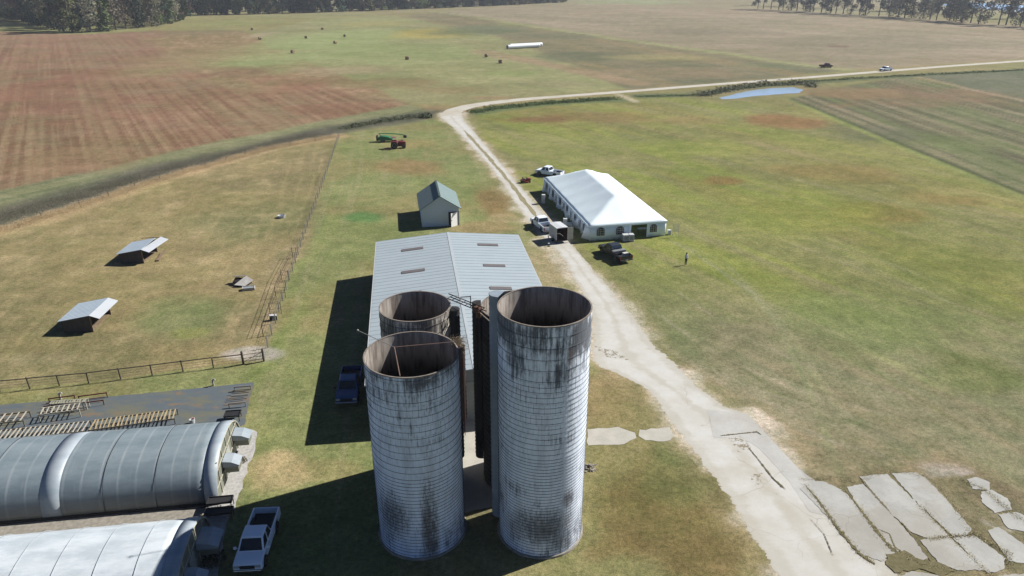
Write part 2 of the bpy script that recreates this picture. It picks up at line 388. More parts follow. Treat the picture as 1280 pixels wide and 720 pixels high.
    for b_ in [(270,68,75,20,(160,146,112),.8),(300,90,45,9,(122,104,82),.7),(380,105,60,12,(158,122,100),.6),(400,135,60,9,(146,110,92),.6),(30,110,40,40,(152,110,94),.5),(250,40,60,4,(140,140,100),.6),(100,200,90,25,(160,142,110),.5)]:
        blob(*b_[:4], c(*b_[4]), b_[5])
    for ln in () and ([(180,50),(255,115)],[(330,85),(475,128)],[(310,78),(400,118)],[(340,72),(500,130)],[(35,52),(48,200)],[(135,120),(170,215)]):
        mix(sstep(ldist(Xw, Yw, W(ln)), 1.8, .6)*.6, c(180, 156, 130))
    mix(rw*.3, c(142, 114, 94))
    # hay field and the ones behind
    poly(HAY, c(152, 154, 106), 1.5)
    hw = sstep(sdist(Xw, Yw, W(HAY)), -2, 2)
    sh = streak((330,50),(700,110), 6, 130, 70)
    mix(hw*sstep(sh, .5, .68)*.5, c(168, 166, 118)); mix(hw*sstep(n_l, .5, .65)*.5, c(146, 140, 100))
    for b_ in [(420,52,90,20,(154,164,108),.9),(510,64,90,16,(150,158,104),.75),(545,40,50,8,(172,160,96),.85),(470,30,50,4,(166,160,104),.7),(480,105,70,8,(140,128,94),.85),(440,88,60,6,(164,152,122),.8),(570,112,70,7,(146,134,100),.8),(690,104,60,6,(148,144,104),.7),(640,92,40,4,(150,160,100),.7),(320,44,16,5,(176,160,136),.8),(610,122,60,2.5,(160,130,104),.9),(540,135,28,5,(156,134,108),.8)]:
        blob(*b_[:4], c(*b_[4]), b_[5], n_l)
    poly(DARKF, c(134, 130, 98), 1.5)
    dw = sstep(sdist(Xw, Yw, W(DARKF)), -2, 2)
    sf = streak((600,40),(900,100), 7, 140, 80)
    mix(dw*sstep(sf, .46, .62)*.6, c(112, 116, 88)); mix(dw*sstep(sf, .5, .36)*.6, c(152, 136, 106)); mix(dw*sstep(n_xl, .4, .6)*.4, c(154, 140, 110))
    for b_ in [(600,36,70,7,(116,124,90),.8),(700,45,60,6,(112,118,88),.6),(720,70,60,7,(112,116,86),.8),(830,72,60,4,(164,156,108),.7),(860,92,110,8,(148,134,108),.7),(640,30,30,3,(150,154,100),.6),(990,82,60,4,(120,126,88),.7)]:
        blob(*b_[:4], c(*b_[4]), b_[5], n_l)
    for ln in ([(590,64),(800,106)],[(600,62),(810,104)]):
        mix(sstep(ldist(Xw, Yw, W(ln)), 4.5, 1.6)*.85, c(160, 142, 116))
    poly(TANF, c(164, 150, 128), 1.5)
    tw = sstep(sdist(Xw, Yw, W(TANF)), -2, 2)
    stn = streak((700,20),(1200,60), 16, 160, 90)
    mix(tw*sstep(stn, .46, .64)*.5, c(150, 140, 112)); mix(tw*sstep(n_xl, .42, .6)*.5, c(152, 144, 116)); mix(tw*sstep(stn, .42, .3)*.5, c(176, 162, 142))
    for b_ in [(1100,55,150,12,(144,136,108),.7),(1045,58,14,1.2,(122,98,84),.9),(900,40,100,3,(140,132,108),.5),(800,2,80,3,(158,164,116),.9),(750,-2,120,3,(160,164,120),.9)]:
        blob(*b_[:4], c(*b_[4]), b_[5], n_l)
    mix(sstep(ldist(Xw, Yw, W([(538,14),(640,29),(760,47),(900,67),(1062,88)])), 5.5, 2.2)*.95, c(158, 160, 112))
    # striped crop field to the right and the dark one behind it
    poly([(1140,95),(1280,86),(1700,60),(1700,210),(1280,126)], c(120, 122, 94), 1.0)
    poly(CROP, c(126, 122, 90), .6, warp=.3)
    cw = sstep(sdist(X, Y, W(CROP)), -1, 1)
    sc_ = streak((1010,135),(1280,248), 1.5, 70, 100); sc2 = streak((1010,135),(1280,248), 5.0, 120, 110)
    mix(cw*sstep(sc_, .5, .64)*.62, c(160, 150, 126)); mix(cw*sstep(sc_, .46, .32)*.65, c(92, 92, 66)); mix(cw*sstep(sc2, .5, .66)*.5, c(114, 130, 76))
    for b_ in [(1160,120,130,12,(146,122,100),.75),(1060,118,70,8,(152,130,100),.7),(1150,175,90,14,(120,132,80),.5),(1090,165,60,12,(104,104,84),.5)]:
        blob(*b_[:4], c(*b_[4]), b_[5])
    mix(sstep(ldist(Xw, Yw, W([(1136,94),(1180,104),(1280,127),(1500,175)])), 2.0, .8)*.8, c(170, 154, 130))
    mix(sstep(ldist(X, Y, W([(1000,131),(1140,190),(1280,247),(1500,340)])), 1.6, .6)*.8, c(150, 158, 90))
    mix(sstep(ldist(X, Y, W([(1006,130),(1146,188),(1290,246),(1500,336)])), .7, .3)*.7, c(84, 90, 58))
    # roadside ditch, shoulder
    dl = ldist(Xw, Yw, W([(590,142),(620,137),(680,130),(770,125)])); mix(sstep(dl, 4.4, 2.4)*.9, c(112, 126, 84))
    dl = ldist(Xw, Yw, W([(800,120),(860,118),(910,112),(1000,105),(1100,98),(1280,88)])); mix(sstep(dl, 4.8, 2.2)*.8, c(108, 118, 84))
    dl = ldist(Xw, Yw, W([(905,119),(1000,108)])); mix(sstep(dl, 15, 8)*.5, c(142, 132, 104))
    dl = ldist(X, Y, W([(770,117),(795,127)])); mix(sstep(dl, 1.7, .9)*.8, c(196, 186, 164))
    dl = ldist(Xw, Yw, W(FAR_ROAD)); mix(sstep(dl, 6, 2.0)*.5, c(166, 150, 118))
    rp = W(ROAD_L)+W(ROAD_R)[::-1]
    rd = sdist(Xw, Yw, rp)
    mix(sstep(rd, -3.2, .2)*(.35+.6*gs), c(174, 160, 128)); mix(sstep(rd+(n_s-.5)*3.2, -1.3, .2)*.85, c(206, 198, 176))
    # mottled near slabs
    pdp = sdist(Xw, Yw, W([(1000,590),(1180,575),(1290,620),(1320,800),(1090,800)])); mix(sstep(pdp, -1.5, 1)*.8*gs, c(154, 140, 112)); mix(sstep(pdp, -.5, 1)*.6*(1-gs), c(118, 106, 84))
    bl = sdist(Xw, Yw, W([(1150,585),(1200,590),(1290,630),(1290,730),(1260,720),(1200,650)])); mix(sstep(bl, -1, 1)*sstep(n_s, .48, .6)*.8, c(178, 172, 158))
    # grit
    fine = fbm(X/.9, Y/.9, 3, 200)
    col *= (1+(fine-.5)[:, None]*.42*sstep(far, 320, 60)[:, None]+(n_s-.5)[:, None]*.25)
    cols = np.ones((len(X), 4), np.float32); cols[:, :3] = np.clip(col, 0, 1)
    nr, nc = len(Yr), len(s)
    idx = np.arange(nr*nc).reshape(nr, nc)
    quads = np.stack([idx[:-1, :-1], idx[:-1, 1:], idx[1:, 1:], idx[1:, :-1]], -1).reshape(-1, 4)
    cx = X[quads].mean(1); cy = Y[quads].mean(1)
    cls = np.zeros(len(quads), int)
    names = ['ground', 'ploughed_field', 'grass_verge', 'paddock_ground', 'hay_field', 'fallow_field', 'stubble_field', 'crop_field', 'lawn']
    for k, pl in enumerate([RED, VERGE, PADD, HAY, DARKF, TANF, CROP, LAWN], 1):
        cls[sdist(cx, cy, W(pl)) > 0] = k
    zz = (fbm(X/7, Y/7, 3, 77)-.5)*.0
    m = bpy.data.materials.new('field'); m.use_nodes = True; nt = m.node_tree; L = nt.links.new
    b = nt.nodes['Principled BSDF']; b.inputs['Roughness'].default_value = 1; b.inputs['Specular IOR Level'].default_value = .05
    at = nd(nt, 'ShaderNodeAttribute', attribute_name='soil'); gm = nd(nt, 'ShaderNodeNewGeometry'); P = gm.outputs['Position']
    f1 = noise(nt, P, 2.6, 10, .85); f2 = noise(nt, P, .45, 6, .7); f3 = noise(nt, P, .045, 6, .7)
    c1 = mixc(nt, 1.0, at.outputs['Color'], mixc(nt, ramp(nt, f1, .3, .7), (.52, .56, .50, 1), (1.46, 1.42, 1.44, 1)), 'MULTIPLY')
    c2 = mixc(nt, 1.0, c1, mixc(nt, ramp(nt, f2, .32, .68), (.86, .90, .84, 1), (1.14, 1.09, 1.12, 1)), 'MULTIPLY')
    c3 = mixc(nt, 1.0, c2, mixc(nt, ramp(nt, f3, .35, .65), (.93, .96, .90, 1), (1.07, 1.04, 1.06, 1)), 'MULTIPLY')
    f0 = noise(nt, P, 11, 4, .8); c3 = mixc(nt, 1.0, c3, mixc(nt, ramp(nt, f0, .36, .64), (.74, .77, .72, 1), (1.28, 1.24, 1.28, 1)), 'MULTIPLY'); f4 = noise(nt, P, .14, 7, .75); f5 = noise(nt, P, .02, 5, .6, (.6, 1.4, 1))
    c4 = mixc(nt, 1.0, c3, mixc(nt, ramp(nt, f4, .36, .64), (.91, .92, .90, 1), (1.09, 1.07, 1.08, 1)), 'MULTIPLY')
    c5 = mixc(nt, 1.0, c4, mixc(nt, ramp(nt, f5, .38, .62), (.92, .93, .9, 1), (1.08, 1.06, 1.08, 1)), 'MULTIPLY')
    L(c5, b.inputs['Base Color'])
    bp = nd(nt, 'ShaderNodeBump'); bp.inputs['Strength'].default_value = .55; bp.inputs['Distance'].default_value = .12
    L(f1, bp.inputs['Height']); L(bp.outputs[0], b.inputs['Normal'])
    for k, nm in enumerate(names):
        q = quads[cls == k]
        if not len(q): continue
        used, inv = np.unique(q, return_inverse=True); inv = inv.reshape(-1, 4)
        me = bpy.data.meshes.new(nm)
        me.vertices.add(len(used)); me.loops.add(inv.size); me.polygons.add(len(inv))
        cov = np.stack([X[used], Y[used], zz[used]], -1).astype(np.float32)
        me.vertices.foreach_set('co', cov.ravel()); me.loops.foreach_set('vertex_index', inv.ravel().astype(np.int32))
        me.polygons.foreach_set('loop_start', np.arange(0, inv.size, 4, dtype=np.int32)); me.polygons.foreach_set('loop_total', np.full(len(inv), 4, np.int32))
        me.update(calc_edges=True); me.validate()
        a = me.color_attributes.new('soil', 'FLOAT_COLOR', 'POINT'); a.data.foreach_set('color', cols[used].ravel())
        me.materials.append(m)
        o = bpy.data.objects.new(nm, me); COL.objects.link(o); o['kind'] = 'structure'
build_ground()

# ------------------------------------------------------------------ drive, far road, slabs
def rough_edge(pts, step, amp, seed):
    """resample a world polyline and jitter it sideways"""
    r = random.Random(seed); out = []
    for i in range(len(pts)-1):
        a, b = pts[i], pts[i+1]; n = max(1, int((b-a).length/step))
        for k in range(n):
            p = a.lerp(b, k/n); d = (b-a).normalized(); nn = Vector((-d.y, d.x, 0))
            out.append(p+nn*r.uniform(-amp, amp))
    out.append(pts[-1]); return out
def road_mat(name, base, dark, worn, crack=.7, lane=False):
    m = bpy.data.materials.new(name); m.use_nodes = True; nt = m.node_tree; L = nt.links.new
    b = nt.nodes['Principled BSDF']; b.inputs['Roughness'].default_value = .95; b.inputs['Specular IOR Level'].default_value = .1
    P = nd(nt, 'ShaderNodeNewGeometry').outputs['Position']
    n1 = noise(nt, P, .35, 7, .7); n2 = noise(nt, P, 3.5, 7, .75); n3 = noise(nt, P, .12, 5, .6)
    c = mixc(nt, ramp(nt, n1, .35, .65), base, dark)
    c = mixc(nt, ramp(nt, n2, .55, .75, 0, .5), c, tuple(x*.6 for x in dark[:3])+(1,))
    c = mixc(nt, ramp(nt, n3, .5, .62, 0, .55), c, worn)
    # crack lines
    vo = nd(nt, 'ShaderNodeTexVoronoi', feature='DISTANCE_TO_EDGE'); vo.inputs['Scale'].default_value = .22
    wv = nd(nt, 'ShaderNodeVectorMath', operation='ADD'); L(P, wv.inputs[0])
    nn = nd(nt, 'ShaderNodeTexNoise'); nn.inputs['Scale'].default_value = .8; L(P, nn.inputs['Vector']); L(nn.outputs['Color'], wv.inputs[1]); L(wv.outputs[0], vo.inputs['Vector'])
    ck = math_node(nt, 'MULTIPLY', ramp(nt, vo.outputs['Distance'], .006, .002), ramp(nt, n3, .45, .6))
    c = mixc(nt, math_node(nt, 'MULTIPLY', ck, crack), c, S(120, 108, 88))
    if lane:
        ac = nd(nt, 'ShaderNodeAttribute', attribute_name='across').outputs['Fac']; eg = nd(nt, 'ShaderNodeAttribute', attribute_name='edge').outputs['Fac']
        du = math_node(nt, 'ABSOLUTE', math_node(nt, 'SUBTRACT', ac, .5)); rut = math_node(nt, 'ABSOLUTE', math_node(nt, 'SUBTRACT', du, .22))
        rt_ = math_node(nt, 'ADD', rut, math_node(nt, 'MULTIPLY', math_node(nt, 'SUBTRACT', n1, .5), .25))
        c = mixc(nt, ramp(nt, rt_, .1, .2, 0, .38), c, S(192, 184, 164))
        n5 = noise(nt, P, 1.6, 8, .8)
        ed = math_node(nt, 'ADD', math_node(nt, 'ADD', eg, .6), math_node(nt, 'MULTIPLY', math_node(nt, 'SUBTRACT', n5, .5), 2.0))
        c = mixc(nt, ramp(nt, ed, .9, .1, 0, .7), c, S(188, 176, 148))
        tb_ = nd(nt, 'ShaderNodeBsdfTransparent'); mx = nd(nt, 'ShaderNodeMixShader'); L(ramp(nt, ed, .12, .3), mx.inputs[0]); L(tb_.outputs[0], mx.inputs[1]); L(b.outputs[0], mx.inputs[2]); L(mx.outputs[0], nt.nodes['Material Output'].inputs['Surface'])
    L(c, b.inputs['Base Color'])
    bp = nd(nt, 'ShaderNodeBump'); bp.inputs['Strength'].default_value = .3; bp.inputs['Distance'].default_value = .04
    L(n2, bp.inputs['Height']); L(bp.outputs[0], b.inputs['Normal'])
    return m
M_DRIVE = road_mat('gravel_drive', S(228, 227, 222), S(218, 216, 208), S(208, 203, 190), .4, True); M_LANE = road_mat('lane_gravel', S(222, 218, 206), S(210, 204, 190), S(200, 192, 174), 0)
M_SLAB = road_mat('old_concrete', S(206, 206, 200), S(188, 188, 182), S(178, 172, 160), .3)
def vn0(x):
    i = math.floor(x); f = x-i; f = f*f*(3-2*f); return LAT[i % 256, 7]*(1-f)+LAT[(i+1) % 256, 7]*f
def ribbon(name, Lp, Rp, m, z, n, amp, seed, label):
    r = random.Random(seed); A = resample(Lp, n); B = resample(Rp, n); mb = MB(); cols = 4
    ja = jb = 0
    for i in range(n):
        a, b = A[i], B[i]; d = (b-a).normalized()
        ja = ja*.45+r.uniform(-amp, amp)*.55+(vn0(i*.13+seed)-.5)*amp*.55; jb = jb*.45+r.uniform(-amp, amp)*.55+(vn0(i*.13+seed+90)-.5)*amp*.55
        a = a+d*ja; b = b+d*jb
        for k in range(cols+1):
            p = a.lerp(b, k/cols); mb.v.append((p.x, p.y, z))
    for i in range(n-1):
        for k in range(cols):
            q = i*(cols+1)+k; mb.f.append((q, q+1, q+cols+2, q+cols+1))
    o = struct(name, mb, m, label, recalc=False)
    u = o.data.attributes.new('across', 'FLOAT', 'POINT'); u.data.foreach_set('value', [k/cols for i in range(n) for k in range(cols+1)])
    e = o.data.attributes.new('edge', 'FLOAT', 'POINT'); e.data.foreach_set('value', [min(k/cols, 1-k/cols)*(A[i]-B[i]).length for i in range(n) for k in range(cols+1)])
    return o
o = ribbon('farm_drive', W(ROAD_L), W(ROAD_R), M_DRIVE, .004, 1300, .30, 4, 'pale gravel drive running from the bend past the tent to the silos')
# far lane
ctr = resample(W(FAR_ROAD), 500); la, lb = [], []
for i, p in enumerate(ctr):
    d = (ctr[min(i+1, 499)]-ctr[max(i-1, 0)]).normalized(); nn = Vector((-d.y, d.x, 0)); wd = 2.0 if i < 430 else 2.0+(i-430)/70*.9
    la.append(p+nn*wd); lb.append(p-nn*wd)
ribbon('country_lane', la, lb, M_LANE, .008, 500, .12, 5, 'narrow pale lane crossing the far fields')
# grassy strip between the wheel tracks on the bend stretch
mid = [((a+b)/2) for a, b in zip(W(ROAD_L[2:8]), W(ROAD_R[2:8]))]
md = resample(mid, 120); la = []; lb = []
for i, p in enumerate(md):
    d = (md[min(i+1, 119)]-md[max(i-1, 0)]).normalized(); nn = Vector((-d.y, d.x, 0)); wd = .38*min(1, i/10, (119-i)/25)+.02
    la.append(p+nn*wd); lb.append(p-nn*wd)
mb = MB(); A, B = la, lb
M_STRIP = mat('track_grass', S(160, 152, 118), 1, 0, .2, 1.5)
ribbon('grass_strip', la, lb, M_STRIP, .009, 120, .22, 9, 'dry grass strip between the wheel tracks of the drive')

M_APRON = road_mat('apron_slab', S(218, 217, 212), S(204, 203, 197), S(196, 192, 182), .3)
M_CAP = mat('apron_concrete', S(206, 202, 190), .95, 0, .12, .8, .3, 6)
def flat_poly(name, pts, m, z, amp, seed, label=None, thick=0.0, step=.5):
    P = rough_edge(W(pts+[pts[0]]), step, amp, seed)[:-1]
    mb = MB(); mb.slab([(p.x, p.y) for p in P], z-.03-thick, z)
    return struct(name, mb, m, label)
PADS = [[(1002,612),(1012,604),(1030,603),(1048,612),(1062,622),(1098,660),(1118,690),(1100,700),(1070,690),(1046,655)],
 [(1060,610),(1080,607),(1100,628),(1160,695),(1150,702),(1120,690),(1085,650)],
 [(1076,597),(1110,594),(1148,634),(1186,672),(1160,673),(1140,665),(1100,628)],
 [(1116,593),(1146,592),(1158,600),(1176,620),(1212,660),(1208,668),(1190,669),(1150,630)],
 [(1152,676),(1186,673),(1230,712),(1196,712),(1176,704)],
 [(1192,672),(1220,671),(1254,698),(1252,712),(1234,715)],
 [(1211,600),(1222,598),(1236,604),(1234,612),(1218,610)],
 [(1228,616),(1240,614),(1258,624),(1262,636),(1244,640),(1230,628)],
 [(1250,644),(1272,642),(1300,658),(1296,668),(1262,660)],
 [(1236,664),(1250,660),(1290,690),(1300,706),(1262,700)],
 [(1096,745),(1110,728),(1140,716),(1180,722),(1200,760)],
 [(1206,730),(1250,722),(1300,716),(1320,780),(1240,790)]]
def swell(p, k):
    cx = sum(q[0] for q in p)/len(p); cy = sum(q[1] for q in p)/len(p); return [(q[0]+k*(q[0]-cx)/max(1, math.hypot(q[0]-cx, q[1]-cy)), q[1]+k*.7*(q[1]-cy)/max(1, math.hypot(q[0]-cx, q[1]-cy))) for q in p]
flat_poly('concrete_base', [(880,492),(905,509),(935,519),(962,546),(994,582),(1022,604),(1050,640),(1085,675),(1114,705),(1154,765),(1060,765),(960,640)], M_SLAB, .0036, .08, 59, 'old pale concrete under the drive edge', step=.3)
for i, p in enumerate(PADS):
    p = swell(p, 2.5)
    flat_poly('concrete_slab', p, M_SLAB, .03+.004*(i % 3), .06, 40+i, 'broken pale concrete slab beside the drive', step=.22)
flat_poly('concrete_apron', [(884,512),(934,517),(1000,588),(1044,646),(1012,640),(985,600),(948,560),(925,545),(893,548)], M_APRON, .012, .05, 60, 'pale concrete apron widening the drive')
M_JOINT = mat('joint_grass', S(138, 128, 96), 1, 0, .35, 3, .5, 10, col2=S(104, 100, 66))
def joint(line, wd, seed):
    P = resample(W(line), 60); r_ = random.Random(seed); A, B = [], []
    for i, p in enumerate(P):
        d = (P[min(i+1, 59)]-P[max(i-1, 0)]).normalized(); nn = Vector((-d.y, d.x, 0)); t = i/59; w_ = (wd[0]*(1-t)+wd[1]*t)*r_.uniform(.35, 1.5)*min(1, .15+i/5, .15+(59-i)/5)
        A.append(p+nn*w_*r_.uniform(.3, 1)); B.append(p-nn*w_*r_.uniform(.3, 1))
    mb = MB()
    for a, b_ in zip(A, B): mb.v += [(a.x, a.y, .047), (b_.x, b_.y, .047)]
    for i in range(59): mb.f.append((2*i, 2*i+1, 2*i+3, 2*i+2))
    struct('joint_grass', mb, M_JOINT, 'grass grown in a joint of the old concrete', recalc=False)
for k, (ln, wd) in enumerate([([(1006,606),(1026,630),(1048,662),(1074,692),(1094,706)], (.05, .3)), ([(1056,612),(1085,650),(1112,684),(1138,704)], (.09, .28)), ([(1076,598),(1092,618),(1112,640)], (.1, .12)), ([(900,545),(946,540),(952,544)], (.05, .09)), ([(934,558),(946,572),(966,598),(982,612)], (.04, .14)), ([(1126,652),(1150,682),(1166,704)], (.04, .2)), ([(1098,662),(1112,668),(1118,684),(1130,692)], (.06, .1)), ([(1012,648),(1030,668),(1040,692)], (.02,.05)), ([(862,572),(872,584)], (.03,.05))]): joint(ln, wd, 300+k)
flat_poly('dirt_patch', [(1108,694),(1130,688),(1150,700),(1176,704),(1192,714),(1180,722),(1150,712),(1120,716),(1108,706)], M_JOINT, .051, .1, 77, 'weedy earth between the broken slabs', step=.25)
flat_poly('path_stub', [(734,537),(772,534),(794,541),(796,548),(780,555),(734,557)], M_CAP, .02, .12, 61, 'short concrete path from silo to drive')
flat_poly('path_piece', [(800,538),(836,534),(842,544),(838,551),(806,551),(798,545)], M_CAP, .02, .12, 62, 'broken concrete path piece near drive')
flat_poly('silo_yard', [(576,642),(628,630),(628,505),(572,505)], M_CAP, .012, .05, 63, 'concrete yard between the silos')
# dirt pits and grass tufts in the drive
M_DIRT = mat('dirt_patch', S(160, 146, 118), 1, 0, .25, 2)
def holes(m, sc_, lo, hi):
    nt = m.node_tree; b = nt.nodes['Principled BSDF']; P = nd(nt, 'ShaderNodeNewGeometry').outputs['Position']
    tb_ = nd(nt, 'ShaderNodeBsdfTransparent'); mx = nd(nt, 'ShaderNodeMixShader'); nt.links.new(ramp(nt, noise(nt, P, sc_, 8, .8), lo, hi), mx.inputs[0])
    nt.links.new(tb_.outputs[0], mx.inputs[1]); nt.links.new(b.outputs[0], mx.inputs[2]); nt.links.new(mx.outputs[0], nt.nodes['Material Output'].inputs['Surface'])
holes(M_DIRT, 2.2, .5, .58)
for i, p in enumerate([[(912,548),(932,542),(940,560),(925,566)],[(938,594),(950,590),(956,606),(942,606)],[(744,432),(772,440),(786,450),(760,447)],[(1034,690),(1040,689),(1042,694),(1035,694)]]):
    flat_poly('dirt_patch', p, M_DIRT, .0085, .22, 70+i, 'scuffed earth patch in the drive', step=.25)

# gravel at the greenhouses, ground cloth
M_GRAV = mat('white_gravel', S(200, 198, 194), 1, 0, .3, 3.5, .6, 12)
flat_poly('gravel_path', [(297,533),(322,540),(318,560),(308,590),(296,628),(286,650),(270,730),(200,760),(180,700),(255,640),(272,590),(286,560)], M_GRAV, .006, .12, 80, 'crushed stone path at the greenhouse ends')
flat_poly('gravel_alley', [(268,622),(258,642),(180,690),(-120,740),(-120,655),(0,646)], mat('alley_gravel', S(164, 158, 146), 1, 0, .3, 3, .5, 10), .0045, .1, 81, 'grit alley between the two greenhouses')
m = bpy.data.materials.new('ground_cloth'); m.use_nodes = True; nt = m.node_tree; L = nt.links.new
b = nt.nodes['Principled BSDF']; b.inputs['Roughness'].default_value = .8
P = nd(nt, 'ShaderNodeNewGeometry').outputs['Position']
c = mixc(nt, noise(nt, P, 1.5, 6, .7), S(84, 96, 106), S(112, 122, 126))
c = mixc(nt, ramp(nt, noise(nt, P, .28, 6, .7, (.6, 1.3, 1)), .46, .6, 0, .8), c, S(122, 120, 96))
c = mixc(nt, ramp(nt, noise(nt, P, .5, 6, .7, (.6, 1.3, 1)), .54, .64, 0, .8), c, S(142, 118, 90))
L(c, b.inputs['Base Color'])
flat_poly('ground_cloth', [(-200,532),(0,506),(170,493),(318,478),(312,500),(306,530),(280,545),(0,580),(-200,600)], m, .0085, .05, 82, 'black weed cloth in the greenhouse yard')

# ------------------------------------------------------------------ silos
M_HOOP = mat('hoop_steel', S(84, 90, 98), .7, .3, .3, 3)
M_HOOPD = mat('hoop_steel_rusty', S(54, 44, 40), .8, .3, .4, 3)
M_DARKIN = mat('silo_inside', S(104, 100, 100), .95, 0, .35, 1.2, .3, 6, (1, 1, .15), col2=S(176, 166, 150))
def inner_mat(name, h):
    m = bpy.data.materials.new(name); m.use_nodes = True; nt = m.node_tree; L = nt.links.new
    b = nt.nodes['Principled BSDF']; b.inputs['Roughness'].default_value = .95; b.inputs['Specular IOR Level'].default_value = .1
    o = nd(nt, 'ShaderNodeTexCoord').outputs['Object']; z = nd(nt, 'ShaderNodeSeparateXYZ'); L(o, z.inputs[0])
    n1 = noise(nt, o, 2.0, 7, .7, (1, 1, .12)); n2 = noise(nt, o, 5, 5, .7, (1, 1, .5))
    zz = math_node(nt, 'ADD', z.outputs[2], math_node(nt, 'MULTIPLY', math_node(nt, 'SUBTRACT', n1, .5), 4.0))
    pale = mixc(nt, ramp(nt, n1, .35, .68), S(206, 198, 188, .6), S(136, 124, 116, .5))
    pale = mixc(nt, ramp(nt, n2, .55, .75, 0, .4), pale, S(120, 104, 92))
    c = mixc(nt, ramp(nt, zz, h-3.0, h-1.0), S(46, 45, 48), pale); L(c, b.inputs['Base Color']); return m  # sunlit band below the rim and the shade beneath it are painted in
M_FLOOR = mat('silo_floor', S(70, 62, 52), 1, 0, .3, 2)
def cyl_shell(r0, r1, h, n=96, nz=24):
    """outer wall + rim + inner wall"""
    mo, mi = MB(), MB()
    prof = [(r1, h*k/nz) for k in range(nz+1)]+[(r0, h)]
    rings = [[(r*math.cos(2*math.pi*k/n), r*math.sin(2*math.pi*k/n), z) for k in range(n)] for r, z in prof]
    mo.loft(rings, caps=False)
    rings = [[(r*math.cos(2*math.pi*k/n), r*math.sin(2*math.pi*k/n), z) for k in range(n)][::-1] for r, z in ((r0, 0.02), (r0, h-.001))]
    mi.loft(rings, caps=False)
    return mo, mi
def hoop_mesh(r, t=.022, n=96, mtl=None):
    mb = MB(); rr = []
    for k in range(n):
        a = 2*math.pi*k/n; rr.append([((r+t*.8+t*math.cos(q))*math.cos(a), (r+t*.8+t*math.cos(q))*math.sin(a), t*math.sin(q)) for q in (0, 2.09, 4.19)])
    rr.append(rr[0]); mb.loft(rr, caps=False)
    me = bpy.data.meshes.new('hoop'); me.from_pydata(mb.v, [], mb.f); me.materials.append(mtl); return me
def silo(label, x, y, r, h, m, hm, spacing, t=.022, rim_mat=None):
    s = thing('silo', label, 'silo', (x, y, 0), 0, 'silos in the farm yard')
    mo, mi = cyl_shell(r-.07, r, h); mo.build('wall', m, s, recalc=False)
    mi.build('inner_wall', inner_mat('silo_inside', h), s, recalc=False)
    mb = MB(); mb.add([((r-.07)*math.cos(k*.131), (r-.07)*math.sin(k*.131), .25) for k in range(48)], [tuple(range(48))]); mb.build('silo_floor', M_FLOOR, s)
    mb = MB(); mb.loft([[(q*math.cos(2*math.pi*k/96), q*math.sin(2*math.pi*k/96), z) for k in range(96)] for q, z in ((r-.08, h-.03), (r-.08, h+.02), (r+.012, h+.02), (r+.012, h-.04))], caps=False)
    mb.build('rim', rim_mat or mat('rim', S(150, 140, 130), .9, 0, .35, 3), s)
    rr = random.Random(int(r*100+h)); mb = MB(); q0 = []
    rings = []
    for zz_, add in ((0, .14), (.12, .12), (.16, .02)):
        rings.append([((r+add+rr.uniform(-.03, .03))*math.cos(2*math.pi*k/64), (r+add+rr.uniform(-.03, .03))*math.sin(2*math.pi*k/64), zz_+rr.uniform(0, .04)) for k in range(64)])
    mb.loft(rings, caps=False); mb.build('foundation', mat('foundation', S(168, 162, 150), .95, 0, .3, 2.5, .6, 9), s)
    me = hoop_mesh(r, t, 96, hm); z = .35; i = 0
    while z < h-.05:
        ob = bpy.data.objects.new('hoop', me); COL.objects.link(ob); ob.parent = s; ob.location = (0, 0, z)
        z += spacing(z/h)*rr.uniform(.94, 1.06)
    return s
def chute(s, ang, r, off, w, z0, z1, m, rungs=None):
    """half-round chute hanging on the silo wall (open toward the wall)"""
    c, sn = math.cos(ang), math.sin(ang); rad = w/2; n = 10
    prof = [(r+.01, -rad)]+[(r+off+rad*math.sin(math.pi*k/n), -rad*math.cos(math.pi*k/n)) for k in range(n+1)]+[(r+.01, rad)]
    inner = [(p[0]-.0, p[1]) for p in prof]
    mb = MB()
    nz = int((z1-z0)/.35)
    def ring(z, g): return [((p[0]+g*(.03 if 0 < i < len(prof)-1 else 0))*c-p[1]*sn, (p[0]+g*(.03 if 0 < i < len(prof)-1 else 0))*sn+p[1]*c, z) for i, p in enumerate(prof)]
    rings = []
    for k in range(nz):
        za = z0+(z1-z0)*k/nz; zb = z0+(z1-z0)*(k+.88)/nz; zc = z0+(z1-z0)*(k+.94)/nz
        rings += [ring(za, 0), ring(zb, 0), ring(zc, 1)]
    rings.append(ring(z1, 0))
    mb.loft(rings, closed=False, caps=False)
    k0 = len(mb.v)-len(prof); mb.f.append(tuple(range(k0, k0+len(prof))))
    return mb.build('chute', m, s)
A_POS = (-6.35, 38.85); B_POS = (2.0, 38.9); C_POS = (-6.8, 44.55); D_POS = (.42, 44.6)
fa = math.atan2
mA = silo_mat('silo_paint_a', S(208, 219, 236, 1.0), S(64, 68, 74), 14.2, .055, [(-1.25, 2.4, .22, 4.6, S(86, 74, 56)), (-2.15, 3.4, .5, 2.0, S(96, 98, 100))])
mB = silo_mat('silo_paint_b', S(216, 224, 236, 1.05), S(54, 58, 64), 17.5, .085, [(-1.6, 2.6, .9, 1.6, S(112, 114, 116)), (-.95, 4.6, .2, .8, S(96, 92, 96)), (-1.05, 15.4, .08, .7, S(118, 88, 70))])
mC = silo_mat('silo_paint_c', S(214, 206, 194, .8), S(60, 58, 58), 14.5, .06)
mD = silo_mat('silo_bare_d', S(84, 84, 84), S(40, 40, 40), 14.6, .1)
sA = silo('white open-topped silo with a brown stain, nearest on the left', A_POS[0], A_POS[1], 2.98, 14.2, mA, M_HOOP, lambda t: .76 if t > .86 else (.52 if t > .45 else .27), .015)
